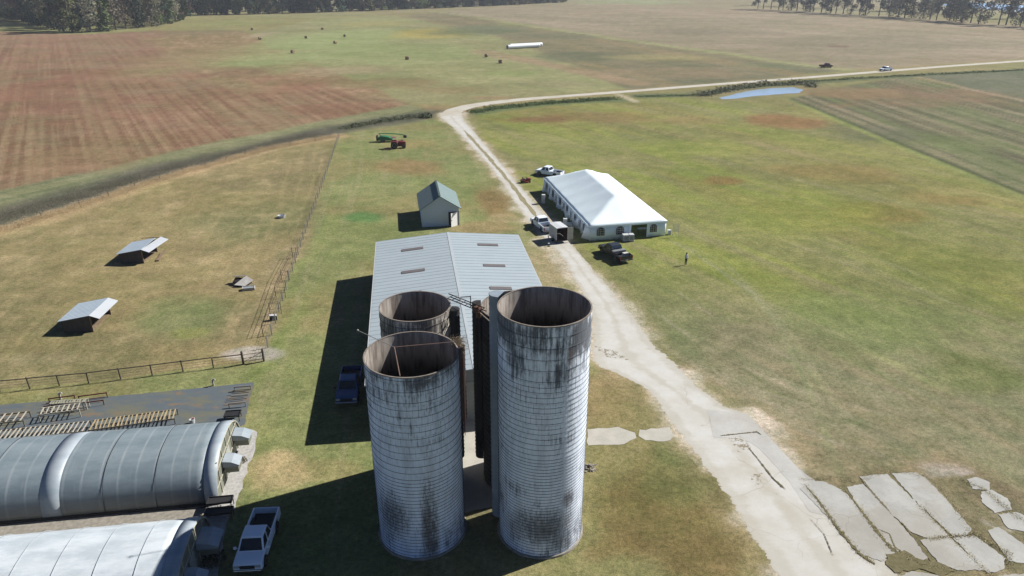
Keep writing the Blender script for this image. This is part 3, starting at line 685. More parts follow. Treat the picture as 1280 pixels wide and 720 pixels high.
sB = silo('tallest white silo streaked black below its rim, on the right', B_POS[0], B_POS[1], 2.9, 17.5, mB, M_HOOP, lambda t: .76 if t > .77 else (.38 if t > .45 else .24), .015)
sC = silo('weathered silo standing behind the nearest left silo, rusty rim edge', C_POS[0], C_POS[1], 2.5, 14.8, mC, M_HOOPD, lambda t: .45+.3*t, .016)
sD = silo('dark unpainted silo mostly hidden behind the tallest silo', D_POS[0], D_POS[1], 2.6, 14.8, mD, M_HOOPD, lambda t: .45, .016)
M_CHD = mat('rusty_chute', S(44, 42, 44), .85, 0, .4, 2, .4, 8, (1, 1, .4), col2=S(70, 52, 48))
M_CHG = mat('galvanised_chute', S(158, 172, 184), .6, 0, .15, 1.5, .2, 6)
chute(sA, R(25), 2.98, .25, .72, 8.4, 14.0, M_CHD)
chute(sB, R(157), 2.9, .3, 1.0, .25, 17.75, M_CHG)
chute(sC, R(-1), 2.5, .2, .85, 2.0, 14.6, mat('dark_chute', S(60, 60, 62), .8, .2, .3, 2))
chute(sD, R(181), 2.6, .2, .85, 2.0, 15.05, mD)
# ladder rungs on silo A between wall and chute
M_RUST = mat('rust', S(128, 70, 56), .85, .2, .35, 6)
mb = MB()
for k in range(20):
    z = 7.9+k*.3; a = R(12); a2 = R(4)
    mb.tube([(3.22*math.cos(a), 3.22*math.sin(a), z), (3.22*math.cos(a2), 3.22*math.sin(a2), z)], .02, 6)
for a in (R(12), R(4)): mb.tube([(3.22*math.cos(a), 3.22*math.sin(a), 7.8), (3.22*math.cos(a), 3.22*math.sin(a), 13.8)], .025, 6)
mb.build('ladder', M_RUST, sA)
mb = MB()
for k in range(26):
    a = R(-6); z = 1.2+.45*k*.9
    mb.box((0, 0, 0), (.05, .5, .05), 0, Matrix.Translation((2.62*math.cos(a), -.0+2.62*math.sin(a), z)))
mb.build('ladder', M_RUST, sC)
# pipe frame on top of A
p0 = G(493, 434, 14.25); p1 = G(447, 413, 15.6); p2 = Vector((A_POS[0]+2.9*math.cos(R(28)), A_POS[1]+2.9*math.sin(R(28)), 14.27)); p3 = G(500, 470, 14.25)
M_PIPE = mat('thin_rusty_pipe', S(150, 124, 112), .7, .3, .3, 4)
pf = thing('bent_pipes', 'thin bent rusty pipes lying across the nearest left silo rim', 'pipe', tuple(p0))
def rel(o, *pts): return [Vector(p)-Vector(o) for p in pts]
MB().tube(rel(p0, p0, p1), .022, 6).build('boom_pipe', mat('boom_pipe', S(150, 150, 150), .5, .5, .2, 4), pf)
MB().tube(rel(p0, p0, p2), .03, 6).build('cross_pipe', M_PIPE, pf)
MB().tube(rel(p0, p0, p3), .03, 6).build('cross_pipe', M_PIPE, pf)
mb = MB(); mb.loft([[(.07*math.cos(a)*q, .07*math.sin(a)*q, z) for a in (0,.8,1.6,2.4,3.1,3.9,4.7,5.5)] for q, z in ((.3,-.07),(1,-.03),(1,.03),(.3,.07))]); mb.v = [tuple(Vector(v)+rel(p0, p1)[0]) for v in mb.v]; mb.build('pipe_end', MATS['boom_pipe'], pf)
# dead vine
mb = MB(); rr = random.Random(5); c0 = Vector((A_POS[0]+3.05*math.cos(R(30)), A_POS[1]+3.05*math.sin(R(30)), 14.0))
for i in range(170):
    a = rr.uniform(-.9, 1.6); b_ = rr.uniform(-.5, .9); l = rr.uniform(.3, .95)
    d = Vector((math.cos(a)*math.cos(b_), math.sin(a)*math.cos(b_)*.7, math.sin(b_))); s0 = c0+Vector((rr.uniform(-.35, .3), rr.uniform(-.3, .3), rr.uniform(-.1, .25)))
    e = s0+d*l*.6; e2 = e+Vector((d.x, d.y, d.z-.5))*l*.4
    mb.bar(s0, e, .014); mb.bar(e, e2, .01)
tag(mb.build('dead_vine', mat('straw', S(176, 158, 130), 1, 0, .3, 5)), 'dry straw-like vine tangled on the rim of the near left silo', 'vine')
# unloader boom between C and D
q0 = G(561, 372, 15.1); q1 = G(606, 390, 15.0); ub = thing('filler_boom', 'rusty silo filler boom lying across from silo to silo', 'conveyor', tuple(q0))
e1 = rel(q0, q1)[0]; dn = e1.normalized(); sd_ = Vector((-dn.y, dn.x, 0))
for off, zz_ in ((.16, 0), (-.16, 0), (0, .3)):
    MB().tube([sd_*off+Vector((0,0,zz_)), e1+sd_*off+Vector((0,0,zz_))], .035, 6).build('rail', M_HOOPD, ub)
mb = MB(); nseg = 8
for k in range(nseg):
    a = e1*(k/nseg); b_ = e1*((k+1)/nseg)
    mb.bar(a+sd_*.16, b_+Vector((0,0,.3)), .03); mb.bar(a-sd_*.16, b_+Vector((0,0,.3)), .03); mb.bar(a+sd_*.16, a-sd_*.16, .03)
mb.build('bracing', M_HOOPD, ub)
mb = MB(); mb.box(e1*.8+Vector((0,0,-.05)), (.5, .42, .4), math.atan2(dn.y, dn.x)); mb.tube([e1*.8+Vector((.1,-.2,-.1)), e1*.8+Vector((.1,-.2,-.55))], .2, 12); mb.build('motor', mat('motor_rust', S(118, 84, 66), .8, .2, .35, 4), ub, bevel=.02)
MB().bar(e1*.62, e1*.62+Vector((0,0,.8)), .06).bar(e1*.62+Vector((0,0,.75)), e1*.62+Vector((-.7,0,.7)), .05).build('hoist_arm', M_HOOPD, ub)
MB().tube([e1*.7, e1*1.1+Vector((.2, -.6, -.4))], .045, 6).build('spout', mat('spout', S(180, 168, 150), .7, .3, .2, 3), ub)
# rubble at B
rb = thing('rubble_pile', 'small heap of broken white stones at the foot of the tallest silo', 'rubble', tuple(G(738, 585)))
mb = MB(); rr = random.Random(8)
for i in range(46):
    x, y = rr.gauss(0, .22), rr.gauss(0, .28); sz = rr.uniform(.06, .17)
    mb.box((x, y, max(.03, .32-math.hypot(x, y)*.6)*rr.uniform(.3, 1)), (sz, sz*rr.uniform(.5, 1), sz*.7), rr.uniform(0, 3), Matrix.Rotation(0, 4, 'X'))
mb.build('stones', mat('rubble', S(178, 170, 156), .95, 0, .4, 5), rb)

# ------------------------------------------------------------------ warehouse
GA = R(8.5)
WN = Vector((-17.35, 85.6, 0))          # far-left eave corner
M_ROOF = mat('galvalume', S(186, 199, 206), .6, 0, .05, .4, .0)
M_WWALL = mat('barn_siding', S(150, 158, 160), .7, .2, .1, 1.0)
M_TRIM = mat('white_trim', S(206, 212, 214), .6, 0, .06, 1.0)
wh = thing('warehouse', 'long low-pitched metal farm building behind the silos', 'building', (WN.x, WN.y, 0), GA)
WW, WL, EH, RH = 18.15, 35.2, 4.45, 5.25     # local: x across, -y toward the camera
def gable_roof(mb, w_, y0, y1, eh, rh, t=.08, ov=0.15, ribs=.9, rib_h=.05):
    hw = w_/2
    for sgn in (0, 1):
        xs = (-ov, hw) if not sgn else (w_+ov, hw)
        ze = eh-ov*(rh-eh)/hw
        v = [(xs[0], y0, ze), (xs[1], y0, rh), (xs[1], y1, rh), (xs[0], y1, ze)]
        v2 = [(a, b, c-t) for a, b, c in v]
        mb.add(v+v2, [(0,1,2,3),(7,6,5,4),(0,4,5,1),(1,5,6,2),(2,6,7,3),(3,7,4,0)])
        if ribs:
            n = int(abs(y1-y0)/ribs)
            for k in range(n+1):
                y = y0+(y1-y0)*k/n
                mb.bar((xs[0], y, ze+rib_h*.4), (xs[1], y, rh+rib_h*.4), .05, rib_h)
mb = MB(); gable_roof(mb, WW, -WL, 0, EH, RH, .08, .15, .9, .022); rf = mb.build('roof', M_ROOF, wh)
MB().box((WW/2, -WL/2, RH+.012), (.3, WL+.1, .016)).build('ridge_cap', mat('ridge_cap', S(200, 209, 214), .6, 0, .05, 1), rf)
MB().box((-.2, -WL/2, EH-.1), (.14, WL, .14)).build('gutter', M_TRIM, rf)
MB().box((WW+.2, -WL/2, EH-.1), (.14, WL, .14)).build('gutter', M_TRIM, rf)
mb = MB(); gr = R(0)
poly_g = [(0.05, 0), (WW-.05, 0), (WW-.05, EH-.1), (WW/2, RH-.1), (.05, EH-.1)]
MB().prism(poly_g, -.18, -.06).build('wall', M_WWALL, wh); MB().prism(poly_g, -WL+.06, -WL+.18).build('wall', M_WWALL, wh)
MB().box((.1, -WL/2, EH/2-.07), (.12, WL-.4, EH-.14)).build('wall', M_WWALL, wh); MB().box((WW-.1, -WL/2, EH/2-.07), (.12, WL-.4, EH-.14)).build('wall', M_WWALL, wh)
MB().box((WW/2, -WL+.03, RH*.38), (3.4, .05, RH*.74)).build('sliding_door', mat('sliding_door', S(170, 176, 176), .7, .1, .1, 1), wh)
M_SKY = mat('fibreglass_skylight', S(128, 121, 120), .5, 0, .12, 1.2)
cg, sg = math.cos(GA), math.sin(GA)
def wlocal(px, py, z):
    p = G(px, py, z)-WN; return (p.x*cg+p.y*sg, -p.x*sg+p.y*cg)
for (a, b_) in (((502,314),(529,310)), ((502,342),(531,337)), ((597,306),(623,307)), ((604,332),(632,333)), ((612,361),(640,361)), ((527,365),(500,369)), ((620,392),(650,392)), ((500,400),(530,396))):
    xa, ya = wlocal(*a, 4.8); xb, yb = wlocal(*b_, 4.8); x0, x1 = min(xa, xb), max(xa, xb); y = (ya+yb)/2
    f = lambda x: EH+(RH-EH)*(1-abs(x-WW/2)/(WW/2))
    MB().bar((x0, y, f(x0)+.045), (x1, y, f(x1)+.045), .75, .03).build('skylight', M_SKY, rf)
# ------------------------------------------------------------------ small house
HA = R(9.5); h0 = Vector((-14.0, 104.2, 0))
hs = thing('small_house', 'small pale shed house with green-grey gable roof and white door', 'shed', tuple(h0), HA)
HW, HL, HE, HR = 5.8, 8.6, 3.0, 4.9
M_HW = mat('house_siding', S(206, 216, 222, .85), .8, 0, .06, 1.5, .3, 12, (.2, .2, 8))
M_HR = mat('shingle_roof', S(132, 152, 152), .85, 0, .12, 2.0, .4, 8)
pg = [(0, 0), (HW, 0), (HW, HE), (HW/2, HR-.1), (0, HE)]
mb = MB(); mb.prism(pg, 0, .12); mb.prism(pg, HL-.12, HL); mb.box((.06, HL/2, HE/2), (.12, HL-.24, HE)); mb.box((HW-.06, HL/2, HE/2), (.12, HL-.24, HE)); mb.build('wall', M_HW, hs)
mb = MB(); gable_roof(mb, HW, -.35, HL+.3, HE+.05, HR+.05, .1, .35, 0); hr = mb.build('roof', M_HR, hs)
MB().box((HW/2, HL/2, HR+.09), (.3, HL+.65, .05)).build('ridge_cap', mat('ridge_dark', S(84, 100, 100), .8), hr)
MB().box((HW-1.0, -.015, 1.15), (1.3, .03, 2.2)).build('doorway', mat('dark_opening', S(40, 42, 44), .9), hs)
dr = MB().box((-.62, 0, 1.12), (1.3, .05, 2.2)).build('door', mat('white_door', S(250, 250, 246, .85), .5, 0, .03), hs)
dr.location = (HW-.3, -.06, 0); dr.rotation_euler = (0, 0, R(36))
MB().box((-1.15, -.05, 1.1), (.05, .06, .14)).build('handle', mat('brass', S(120, 110, 90), .4, .8), dr)
MB().box((HW-.04, .5, 1.2), (.16, 1.0, 2.3)).build('corner_panel', MATS['white_door'], hs)
MB().box((HW+.02, HL*.55, 1.8), (.04, 1.0, .9)).build('window', mat('window_glass', S(70, 82, 92), .15, 0, .1, 1, spec=.6), hs)

# ------------------------------------------------------------------ tent
TA = R(11.5); t0 = Vector((11.35, 97.9, 0)); TW, TL, TE, TP = 12.0, 27.5, 2.35, 5.1
tn = thing('marquee_tent', 'large white frame tent with arched windows beside the drive', 'tent', tuple(t0), TA)
M_TENT = mat('tent_vinyl', S(238, 250, 253, .98), .45, 0, .03, .6, .12, 1.2)
M_TWALL = mat('tent_wall', S(236, 248, 255, 1), .5, 0, .04, .8, .2, 2.5); translucent(M_TENT, .2); translucent(M_TWALL, .12)
def canopy():
    """hipped canopy, sagging between its rafters"""
    mb = MB(); nx, ny = 24, 66; ov = .12
    for j in range(ny+1):
        for i in range(nx+1):
            u = i/nx; v = j/ny; x = -ov+(TW+2*ov)*u; y = -ov+(TL+2*ov)*v
            dx = min(x+ov, TW+ov-x)/(TW/2+ov); dy = min(y+ov, TL+ov-y)/(TW/2+ov)
            d = min(dx, dy, 1); z = TE+(TP-TE)*d
            # valleys between rafters: bays of 4.6 m
            bay = abs(math.sin(math.pi*(y/TL*6))) if dx <= dy else abs(math.sin(math.pi*(x/TW*2)))
            z -= .13*bay*math.sin(math.pi*min(1, d*1.0))*(1 if d < 1 else 0)
            if abs(dx-dy) < .12: z += .03
            mb.v.append((x, y, z))
    for j in range(ny):
        for i in range(nx):
            a = j*(nx+1)+i; mb.f.append((a, a+1, a+nx+2, a+nx+1))
    o = mb.build('canopy', M_TENT, tn, smooth=True, recalc=False)
    sol = o.modifiers.new('thick', 'SOLIDIFY'); sol.thickness = .02; sol.offset = -1
    return o
cn = canopy()
mb = MB()
for (a, b_) in (((-.14,-.14),(TW+.14,-.14)), ((TW+.14,-.14),(TW+.14,TL+.14)), ((TW+.14,TL+.14),(-.14,TL+.14)), ((-.14,TL+.14),(-.14,-.14))):
    mb.bar((a[0], a[1], TE-.12), (b_[0], b_[1], TE-.12), .03, .26)
mb.build('valance', M_TENT, cn)
M_PANE = mat('clear_vinyl', S(46, 56, 66), .2, 0, .2, 1, spec=.6); M_MULL = mat('tent_bars', S(226, 232, 236), .5)
M_OPEN = mat('window_brown', S(96, 84, 78), .4, 0, .3, 2)
def wall_run(p0, p1, windows, openings=(), wave=.10, panem=None):
    p0, p1 = Vector(p0), Vector(p1); d = (p1-p0); Lw = d.length; d.normalize(); nn = Vector((d.y, -d.x, 0))
    n = int(Lw/.2); mb = MB(); cols = []
    rr = random.Random(int(Lw*10+p0.x))
    for i in range(n+1):
        s_ = Lw*i/n; w_ = wave*math.sin(s_*2.7)*.35+wave*.35*math.sin(s_*6.1+1)
        belly = wave*3.2*max(0, math.sin(s_*1.25+.6))**2 if wave > .12 else 0
        cols.append([p0+d*s_+nn*(w_*.3), p0+d*s_+nn*(w_+belly*.4)+Vector((0,0,0)), p0+d*s_+nn*(w_*1.6+belly)])
    hs_ = (TE-.02, TE*.5, .03)
    for i in range(n+1):
        for k in range(3): c_ = cols[i][k]; mb.v.append((c_.x, c_.y, hs_[k]))
    for i in range(n):
        s_ = Lw*(i+.5)/n
        if any(a < s_ < b for a, b in openings): continue
        for k in range(2):
            a = i*3+k; mb.f.append((a, a+1, a+4, a+3))
    wo = mb.build('wall', M_TWALL, tn, smooth=True); wo.modifiers.new('t', 'SOLIDIFY').thickness = .02
    for c_, ww_ in windows:
        q = p0+d*c_+nn*(.09 if wave < .12 else .2); hw_ = ww_/2; pts = []
        z0, z1 = .75, 1.55
        pts = [(-hw_, z0), (hw_, z0)]+[(hw_*math.cos(math.pi*k/10), z1+hw_*.8*math.sin(math.pi*k/10)) for k in range(11)]
        M = Matrix.Translation(q) @ Matrix.Rotation(math.atan2(d.y, d.x), 4, 'Z')
        wd = MB().prism(pts, 0, .02, M).build('window', panem or M_PANE, tn)
        mb = MB(); 
        for kx in (-.33, 0, .33): mb.box((kx*ww_, -.015, (z0+z1)/2+.15), (.035, .02, z1-z0+.3), 0, M)
        for kz in (z0+.3, z0+.62, z0+.94): mb.box((0, -.015, kz), (ww_, .02, .035), 0, M)
        mb.build('window_bars', M_MULL, wd)
wall_run((0, 0, 0), (TW, 0, 0), ((1.75, 1.2), (4.75, 1.2), (10.0, 1.1)), ((6.4, 9.0),), .05)
wall_run((0, TL, 0), (0, 0, 0), tuple((2.2+4.6*k, 1.0) for k in range(6))+tuple((4.5+4.6*k, .45) for k in range(5)), (), .17)
wall_run((TW, 0, 0), (TW, TL, 0), tuple((2.2+4.6*k, 1.0) for k in range(6)), (), .08)
wall_run((TW, TL, 0), (0, TL, 0), ((2.5, 1.2), (9.5, 1.2)), (), .08)
for i in range(7):
    for x in (.1, TW-.1):
        MB().tube([(x, .1+(TL-.2)*i/6, 0), (x, .1+(TL-.2)*i/6, TE)], .04, 8).build('pole', M_MULL, tn)
# flap drawn back at the opening
MB().loft([[(6.32+a, -.06+b_, z) for a, b_ in ((-.14,-.08),(.12,-.1),(.16,.08),(-.1,.1))] for z in (.05, 1.0, 2.3)]).build('door_flap', M_TWALL, tn)
MB().loft([[(9.08+a, -.06+b_, z) for a, b_ in ((-.14,-.08),(.12,-.1),(.16,.08),(-.1,.1))] for z in (.05, 1.0, 2.3)]).build('door_flap', M_TWALL, tn)
# tables seen in the doorway
tb = thing('folding_table', 'folding table with a white cloth just inside the tent opening', 'table', tuple(t0+Vector((8.6, 3.6, 0))), TA)
MB().box((0, 0, .74), (1.8, .75, .05)).build('table_top', M_MULL, tb)
for sx in (-.8, .8): MB().bar((sx, -.3, 0), (sx, .3, .72), .04).bar((sx, .3, 0), (sx, -.3, .72), .04).build('leg', M_HOOP, tb)
# white machines round the tent
M_UNIT = mat('white_unit', S(232, 236, 238), .5, 0, .05, 1)
def unit(label, loc, sx, sy, sz, rz, kind='air_conditioner', cat='air conditioner', grill=True):
    u = thing(kind, label, cat, loc, rz, 'white units around the tent')
    MB().box((0, 0, sz/2+.04), (sx, sy, sz)).build('cabinet', M_UNIT, u, bevel=.04)
    if grill:
        mb = MB()
        for k in range(7): mb.box((0, -sy/2-.008, sz*.3+k*sz*.08), (sx*.7, .012, sz*.03))
        mb.build('grille', M_HOOP, u)
    mb = MB()
    for a in (-1, 1):
        for b_ in (-1, 1): mb.box((a*sx*.4, b_*sy*.4, .02), (.08, .08, .05))
    mb.build('feet', M_HOOP, u); return u
unit('white cooling unit left of the tent doorway, nearer the window', tuple(G(781.5, 301)), .95, .8, 1.0, TA)
unit('white cooling unit touching the tent doorway edge', tuple(G(788.5, 301)), .75, .8, 1.05, TA-.1)
unit('tall white cabinet by the tent side wall near the trailer', tuple(G(706, 287)), .55, .6, 1.75, TA+1.3, 'utility_cabinet', 'cabinet')
unit('tall white cabinet by the tent side wall near its far end', tuple(G(679, 254)), .6, .6, 1.5, TA+1.3, 'utility_cabinet', 'cabinet')
unit('squat white box against the middle of the tent side wall', tuple(G(712, 285)), .9, .8, .8, TA+1.3, 'generator_box', 'generator', False)
unit('low white box at the right corner of the tent', tuple(G(836, 293)), .5, .5, .7, TA, 'storage_box', 'box', False)
ff = thing('mesh_banner', 'pale see-through mesh banner on thin poles right of the tent', 'banner', tuple(G(844, 296)), 0)
for x in (-.45, .45): MB().tube([(x, 0, 0), (x, 0, 2.1)], .02, 6).build('pole', M_MULL, ff)
mb = MB()
for k in range(12): mb.box((0, 0, .85+k*.11), (.9, .006, .02))
for k in range(10): mb.box((-.42+k*.093, 0, 1.45), (.012, .006, 1.25))
mb.build('mesh', M_MULL, ff)

# ------------------------------------------------------------------ vehicles
M_TYRE = mat('tyre', (.02, .02, .02, 1), .9, 0, .2, 8); M_RIM = mat('rim_alloy', S(170, 172, 176), .35, .7, .05)
M_GLASS = mat('car_glass', (.012, .016, .02, 1), .06, 0, .05, 1, spec=.7)
M_CHROME = mat('chrome', S(200, 204, 208), .2, .9, .03); M_BLKP = mat('black_plastic', (.02, .02, .022, 1), .6, 0, .1, 5)
M_HEAD = mat('headlight', S(214, 220, 224), .15, .2, .03, spec=.8); M_TAIL = mat('taillight', (.35, .02, .02, 1), .25, 0, .1, 2, spec=.6)
M_BED = mat('bed_liner', (.03, .03, .033, 1), .8, 0, .3, 4); M_PLATE = mat('plate', S(226, 228, 226), .5)
def paint(n, c, r=.25): return mat('paint_'+n, c, r, 0, .03, .7, spec=.6)
def arc(cx, cz, r, a0, a1, n=8): return [(cx+r*math.cos(R(a0+(a1-a0)*k/n)), cz+r*math.sin(R(a0+(a1-a0)*k/n))) for k in range(n+1)]
def wheel(par, x, y, r=.39, w_=.26):
    t = MB(); s_ = 1 if y > 0 else -1
    t.loft([[(x+q*math.cos(2*math.pi*k/24), yy, r+q*math.sin(2*math.pi*k/24)) for k in range(24)] for q, yy in ((r*.6, y-w_/2), (r*.94, y-w_/2), (r, y-w_/4), (r, y+w_/4), (r*.94, y+w_/2), (r*.6, y+w_/2))])
    o = t.build('wheel', M_TYRE, par)
    mb = MB(); yo = y+s_*(w_/2-.01)
    mb.loft([[(x+q*math.cos(2*math.pi*k/20), yy, r+q*math.sin(2*math.pi*k/20)) for k in range(20)] for q, yy in ((r*.6, yo-s_*.02), (r*.6, yo+s_*.012), (r*.5, yo+s_*.012), (r*.42, yo-s_*.02), (.001, yo))], caps=False)
    mb.build('rim', M_RIM, o)
def cab(par, pm, x0, x1, zb, zt, wb, wt, rake_f, rake_r, doors=True):
    """roofed cab: x1 is the windscreen foot, x0 the rear glass foot"""
    b4 = [(x0, -wb/2), (x1, -wb/2), (x1, wb/2), (x0, wb/2)]
    t4 = [(x0+rake_r, -wt/2), (x1-rake_f, -wt/2), (x1-rake_f, wt/2), (x0+rake_r, wt/2)]
    mb = MB(); mb.loft([[(a, b_, zb-.05) for a, b_ in b4], [(a, b_, zb) for a, b_ in b4], [(a, b_, zt-.05) for a, b_ in t4],
        [((a-(x0+x1)/2)*.9+(x0+x1)/2, b_*.86, zt) for a, b_ in t4]])
    o = mb.build('cab', pm, par, bevel=.035)
    def quad(nm, P, off):
        c_ = sum((Vector(p) for p in P), Vector())/4; P = [c_+(Vector(p)-c_)*.86 for p in P]
        n_ = (P[1]-P[0]).cross(P[3]-P[0]).normalized(); 
        if n_.dot(c_-Vector(((x0+x1)/2, 0, (zb+zt)/2))) < 0: n_ = -n_
        mb = MB(); mb.add([tuple(p+n_*.012) for p in P]+[tuple(p-n_*.02) for p in P], [(0,1,2,3),(7,6,5,4),(0,4,5,1),(1,5,6,2),(2,6,7,3),(3,7,4,0)])
        mb.build(nm, M_GLASS, o)
    B = [(a, b_, zb) for a, b_ in b4]; T = [(a, b_, zt-.05) for a, b_ in t4]
    quad('windscreen', [B[1], B[2], T[2], T[1]], 0); quad('rear_window', [B[3], B[0], T[0], T[3]], 0)
    def lp(a, b_, t): return tuple(Vector(a).lerp(Vector(b_), t))
    for (i, j) in ((0, 1), (3, 2)):
        for (a, b_) in ((0.02, .46), (.5, .98)) if doors else ((.02, .98),):
            quad('side_window', [lp(B[i], B[j], a), lp(B[i], B[j], b_), lp(T[i], T[j], b_), lp(T[i], T[j], a)], 0)
    return o
def pickup(label, loc, rz, pm, L_=5.7, Wd=1.98, group='parked trucks', cargo=None, name='pickup_truck', wide_cab=True):
    v = thing(name, label, 'truck', loc, rz, group)   # +x is forward
    f = L_/2; r = .39; wf, wr = f-.95, -f+1.2; hw = Wd/2
    cr = -.35 if wide_cab else -.05; cf = cr+1.95; 
    # front body with hood
    prof = [(cr, .42)]+[(wf-.5, .42)]+arc(wf, .42, .5, 180, 0, 10)+[(f-.02, .5), (f, .72), (f-.06, .98), (f-.35, 1.06), (cf+.05, 1.13), (cr, 1.14)]
    bd = MB().prism(prof, -hw, hw).build('body', pm, v, bevel=.06)
    # bed
    prof = [(cr-.03, .45)]+arc(wr, .42, .5, 0, 180, 10)+[(-f, .5), (-f, 1.14), (cr-.03, 1.16)]
    mb = MB(); mb.prism(prof, -hw, -hw+.1); mb.prism(prof, hw-.1, hw); mb.box((cr-.07, 0, .85), (.08, Wd-.2, .6))
    bed = mb.build('bed', pm, v, bevel=.02)
    MB().box(((cr-f)/2, 0, .62), (f+cr-.12, Wd-.22, .06)).build('bed_floor', M_BED, bed)
    for s_ in (-1, 1): MB().box((wr, s_*(hw-.2), .78), (.95, .2, .28)).build('wheel_housing', M_BED, bed, bevel=.04)
    tg = MB().box((-f+.03, 0, .86), (.07, Wd-.22, .56)).build('tailgate', pm, bed)
    MB().box((-f-.01, 0, .98), (.03, .22, .06)).build('handle', M_BLKP, tg)
    cab(v, pm, cr+.02, cf, 1.13, 1.83, Wd-.12, Wd-.42, .62, .16)
    for s_ in (-1, 1):
        wheel(v, wf, s_*(hw-.12)); wheel(v, wr, s_*(hw-.12))
        MB().box((f-.05, s_*(hw-.24), .84), (.12, .36, .2)).build('headlight', M_HEAD, v, bevel=.03)
        MB().box((-f, s_*(hw-.07), .88), (.08, .13, .38)).build('taillight', M_TAIL, v)
        MB().box((cf-.28, s_*(hw+.16), 1.22), (.12, .2, .18)).bar((cf-.28, s_*(hw-.05), 1.17), (cf-.28, s_*(hw+.1), 1.2), .04).build('mirror', M_BLKP if pm.name != 'paint_white' else pm, v, bevel=.02)
        MB().box((.62, s_*(hw+.004), 1.0), (.16, .02, .035)).build('door_handle', M_BLKP, v)
    MB().box((f+.0, 0, .8), (.06, Wd*.52, .24)).build('grille', M_BLKP, v)
    MB().box((f+.02, 0, .52), (.16, Wd-.04, .2)).build('bumper', M_CHROME if cargo != 'dark' else M_BLKP, v, bevel=.04)
    MB().box((-f-.06, 0, .55), (.14, Wd-.08, .18)).build('bumper', M_CHROME if cargo != 'dark' else M_BLKP, v, bevel=.04)
    MB().box((-f-.14, 0, .56), (.02, .32, .15)).build('number_plate', M_PLATE, v)
    MB().box((0, 0, .4), (L_-1.2, Wd-.7, .14)).build('chassis', M_BLKP, v)
    return v
white = paint('white', S(226, 236, 246, .92)); blue = paint('blue', (.03, .07, .17, 1)); black = paint('black', (.012, .014, .018, 1)); maroon = paint('dark_red', (.08, .012, .012, 1))
def heading(a, b_): return math.atan2(b_[1]-a[1], b_[0]-a[0])
pickup('white pickup in silo shade facing the camera', (-17.4, 37.05, 0), R(-86), white, 5.3, 1.86)
pickup('dark blue pickup parked in the shadow of the long metal building', (-15.3, 56.9, 0), R(-84), blue, 5.6, 1.98)
v = pickup('black pickup with a silver toolbox parked in front of the tent', (14.35, 91.6, 0), R(114), black, 5.8, 2.05, cargo='dark')
tbx = thing('tool_chest', 'long silver toolbox lying across the black pickup bed', 'toolbox', tuple(Vector((14.35, 91.6, .0))+Vector((-math.cos(R(114))*.95, -math.sin(R(114))*.95, 1.0))), R(114))
MB().box((0, 0, .14), (.6, 1.9, .36)).build('chest', mat('alu', S(206, 208, 206), .35, .6, .05), tbx, bevel=.03); MB().box((0, 0, .335), (.64, 1.94, .03)).build('lid', MATS['alu'], tbx)
cl = thing('cooler_box', 'white cooler box standing in the black pickup bed', 'cooler', tuple(Vector((14.35, 91.6, .66))+Vector((-math.cos(R(114))*1.9, -math.sin(R(114))*1.9, 0))+Vector((math.cos(R(204)), math.sin(R(204)), 0))*-.45), R(114))
MB().box((0, 0, .25), (.5, .8, .5)).build('cooler_body', M_UNIT, cl, bevel=.03); MB().box((0, 0, .53), (.53, .83, .07)).build('lid', mat('cream_lid', S(232, 228, 214), .5), cl, bevel=.02)
TH_ = R(111)
pickup('white pickup towing a small box trailer on the drive', (4.75, 103.6, 0), TH_, white, 5.6, 1.98)
pickup('white pickup behind the far left corner of the tent', tuple(G(687, 219.5)), R(148), white, 5.6, 1.98)
p1 = G(1112, 88.7); p2 = G(1096, 90); pickup('white pickup driving on the far lane', tuple(G(1107, 88.6)), heading(p1, p2), white, 6.0, 2.1)
pickup('dark pickup parked on the field edge above the far lane', tuple(G(1032, 84.5)), R(12), maroon, 5.2, 2.0)
# trailer
tr = thing('box_trailer', 'small white box trailer with its rear door open', 'trailer', (6.85, 98.35, 0), TH_)
M_TRI = mat('trailer_inside', (.05, .015, .015, 1), .8, 0, .3, 2)
LT, WT_, HT = 2.7, 1.75, 2.1
mb = MB(); mb.box((0, -WT_/2, HT/2+.35), (LT, .05, HT-.3)); mb.box((0, WT_/2, HT/2+.35), (LT, .05, HT-.3)); mb.box((LT/2, 0, HT/2+.35), (.05, WT_, HT-.3)); mb.build('body', M_UNIT, tr)
MB().loft([[(x, y*(WT_/2+.04), HT+.2+z) for y, z in ((-1, 0), (-1, .06), (0, .13), (1, .06), (1, 0))] for x in (-LT/2-.03, LT/2+.03)]).build('roof', M_UNIT, tr)
MB().box((0, 0, .42), (LT, WT_-.05, .1)).build('trailer_floor', M_TRI, tr)
mb = MB(); mb.box((0, -WT_/2+.04, HT/2+.35), (LT-.1, .02, HT-.35)); mb.box((0, WT_/2-.04, HT/2+.35), (LT-.1, .02, HT-.35)); mb.box((LT/2-.05, 0, HT/2+.35), (.02, WT_-.1, HT-.35)); mb.build('lining', M_TRI, tr)
dd = MB().box((-.0, -.42, HT/2+.3), (.05, .85, HT-.3)).build('door', mat('cream_door', S(226, 222, 204), .5), tr); dd.location = (-LT/2, -WT_/2, 0); dd.rotation_euler = (0, 0, R(-10))
mb = MB(); mb.bar((LT/2, -.5, .4), (LT/2+1.1, 0, .45), .07); mb.bar((LT/2, .5, .4), (LT/2+1.1, 0, .45), .07); mb.build('drawbar', M_BLKP, tr)
for s_ in (-1, 1):
    wheel(tr, -.1, s_*(WT_/2+.12), .31, .2); MB().box((-.1, s_*(WT_/2+.12), .7), (.85, .24, .05)).build('mudguard', M_UNIT, tr)
MB().box((-LT/2-.02, 0, .35), (.05, WT_, .12)).build('ramp_sill', M_HOOP, tr)
jk = thing('jack_stand', 'small black jockey stand on the grass beside the box trailer', 'stand', tuple(G(686, 308)))
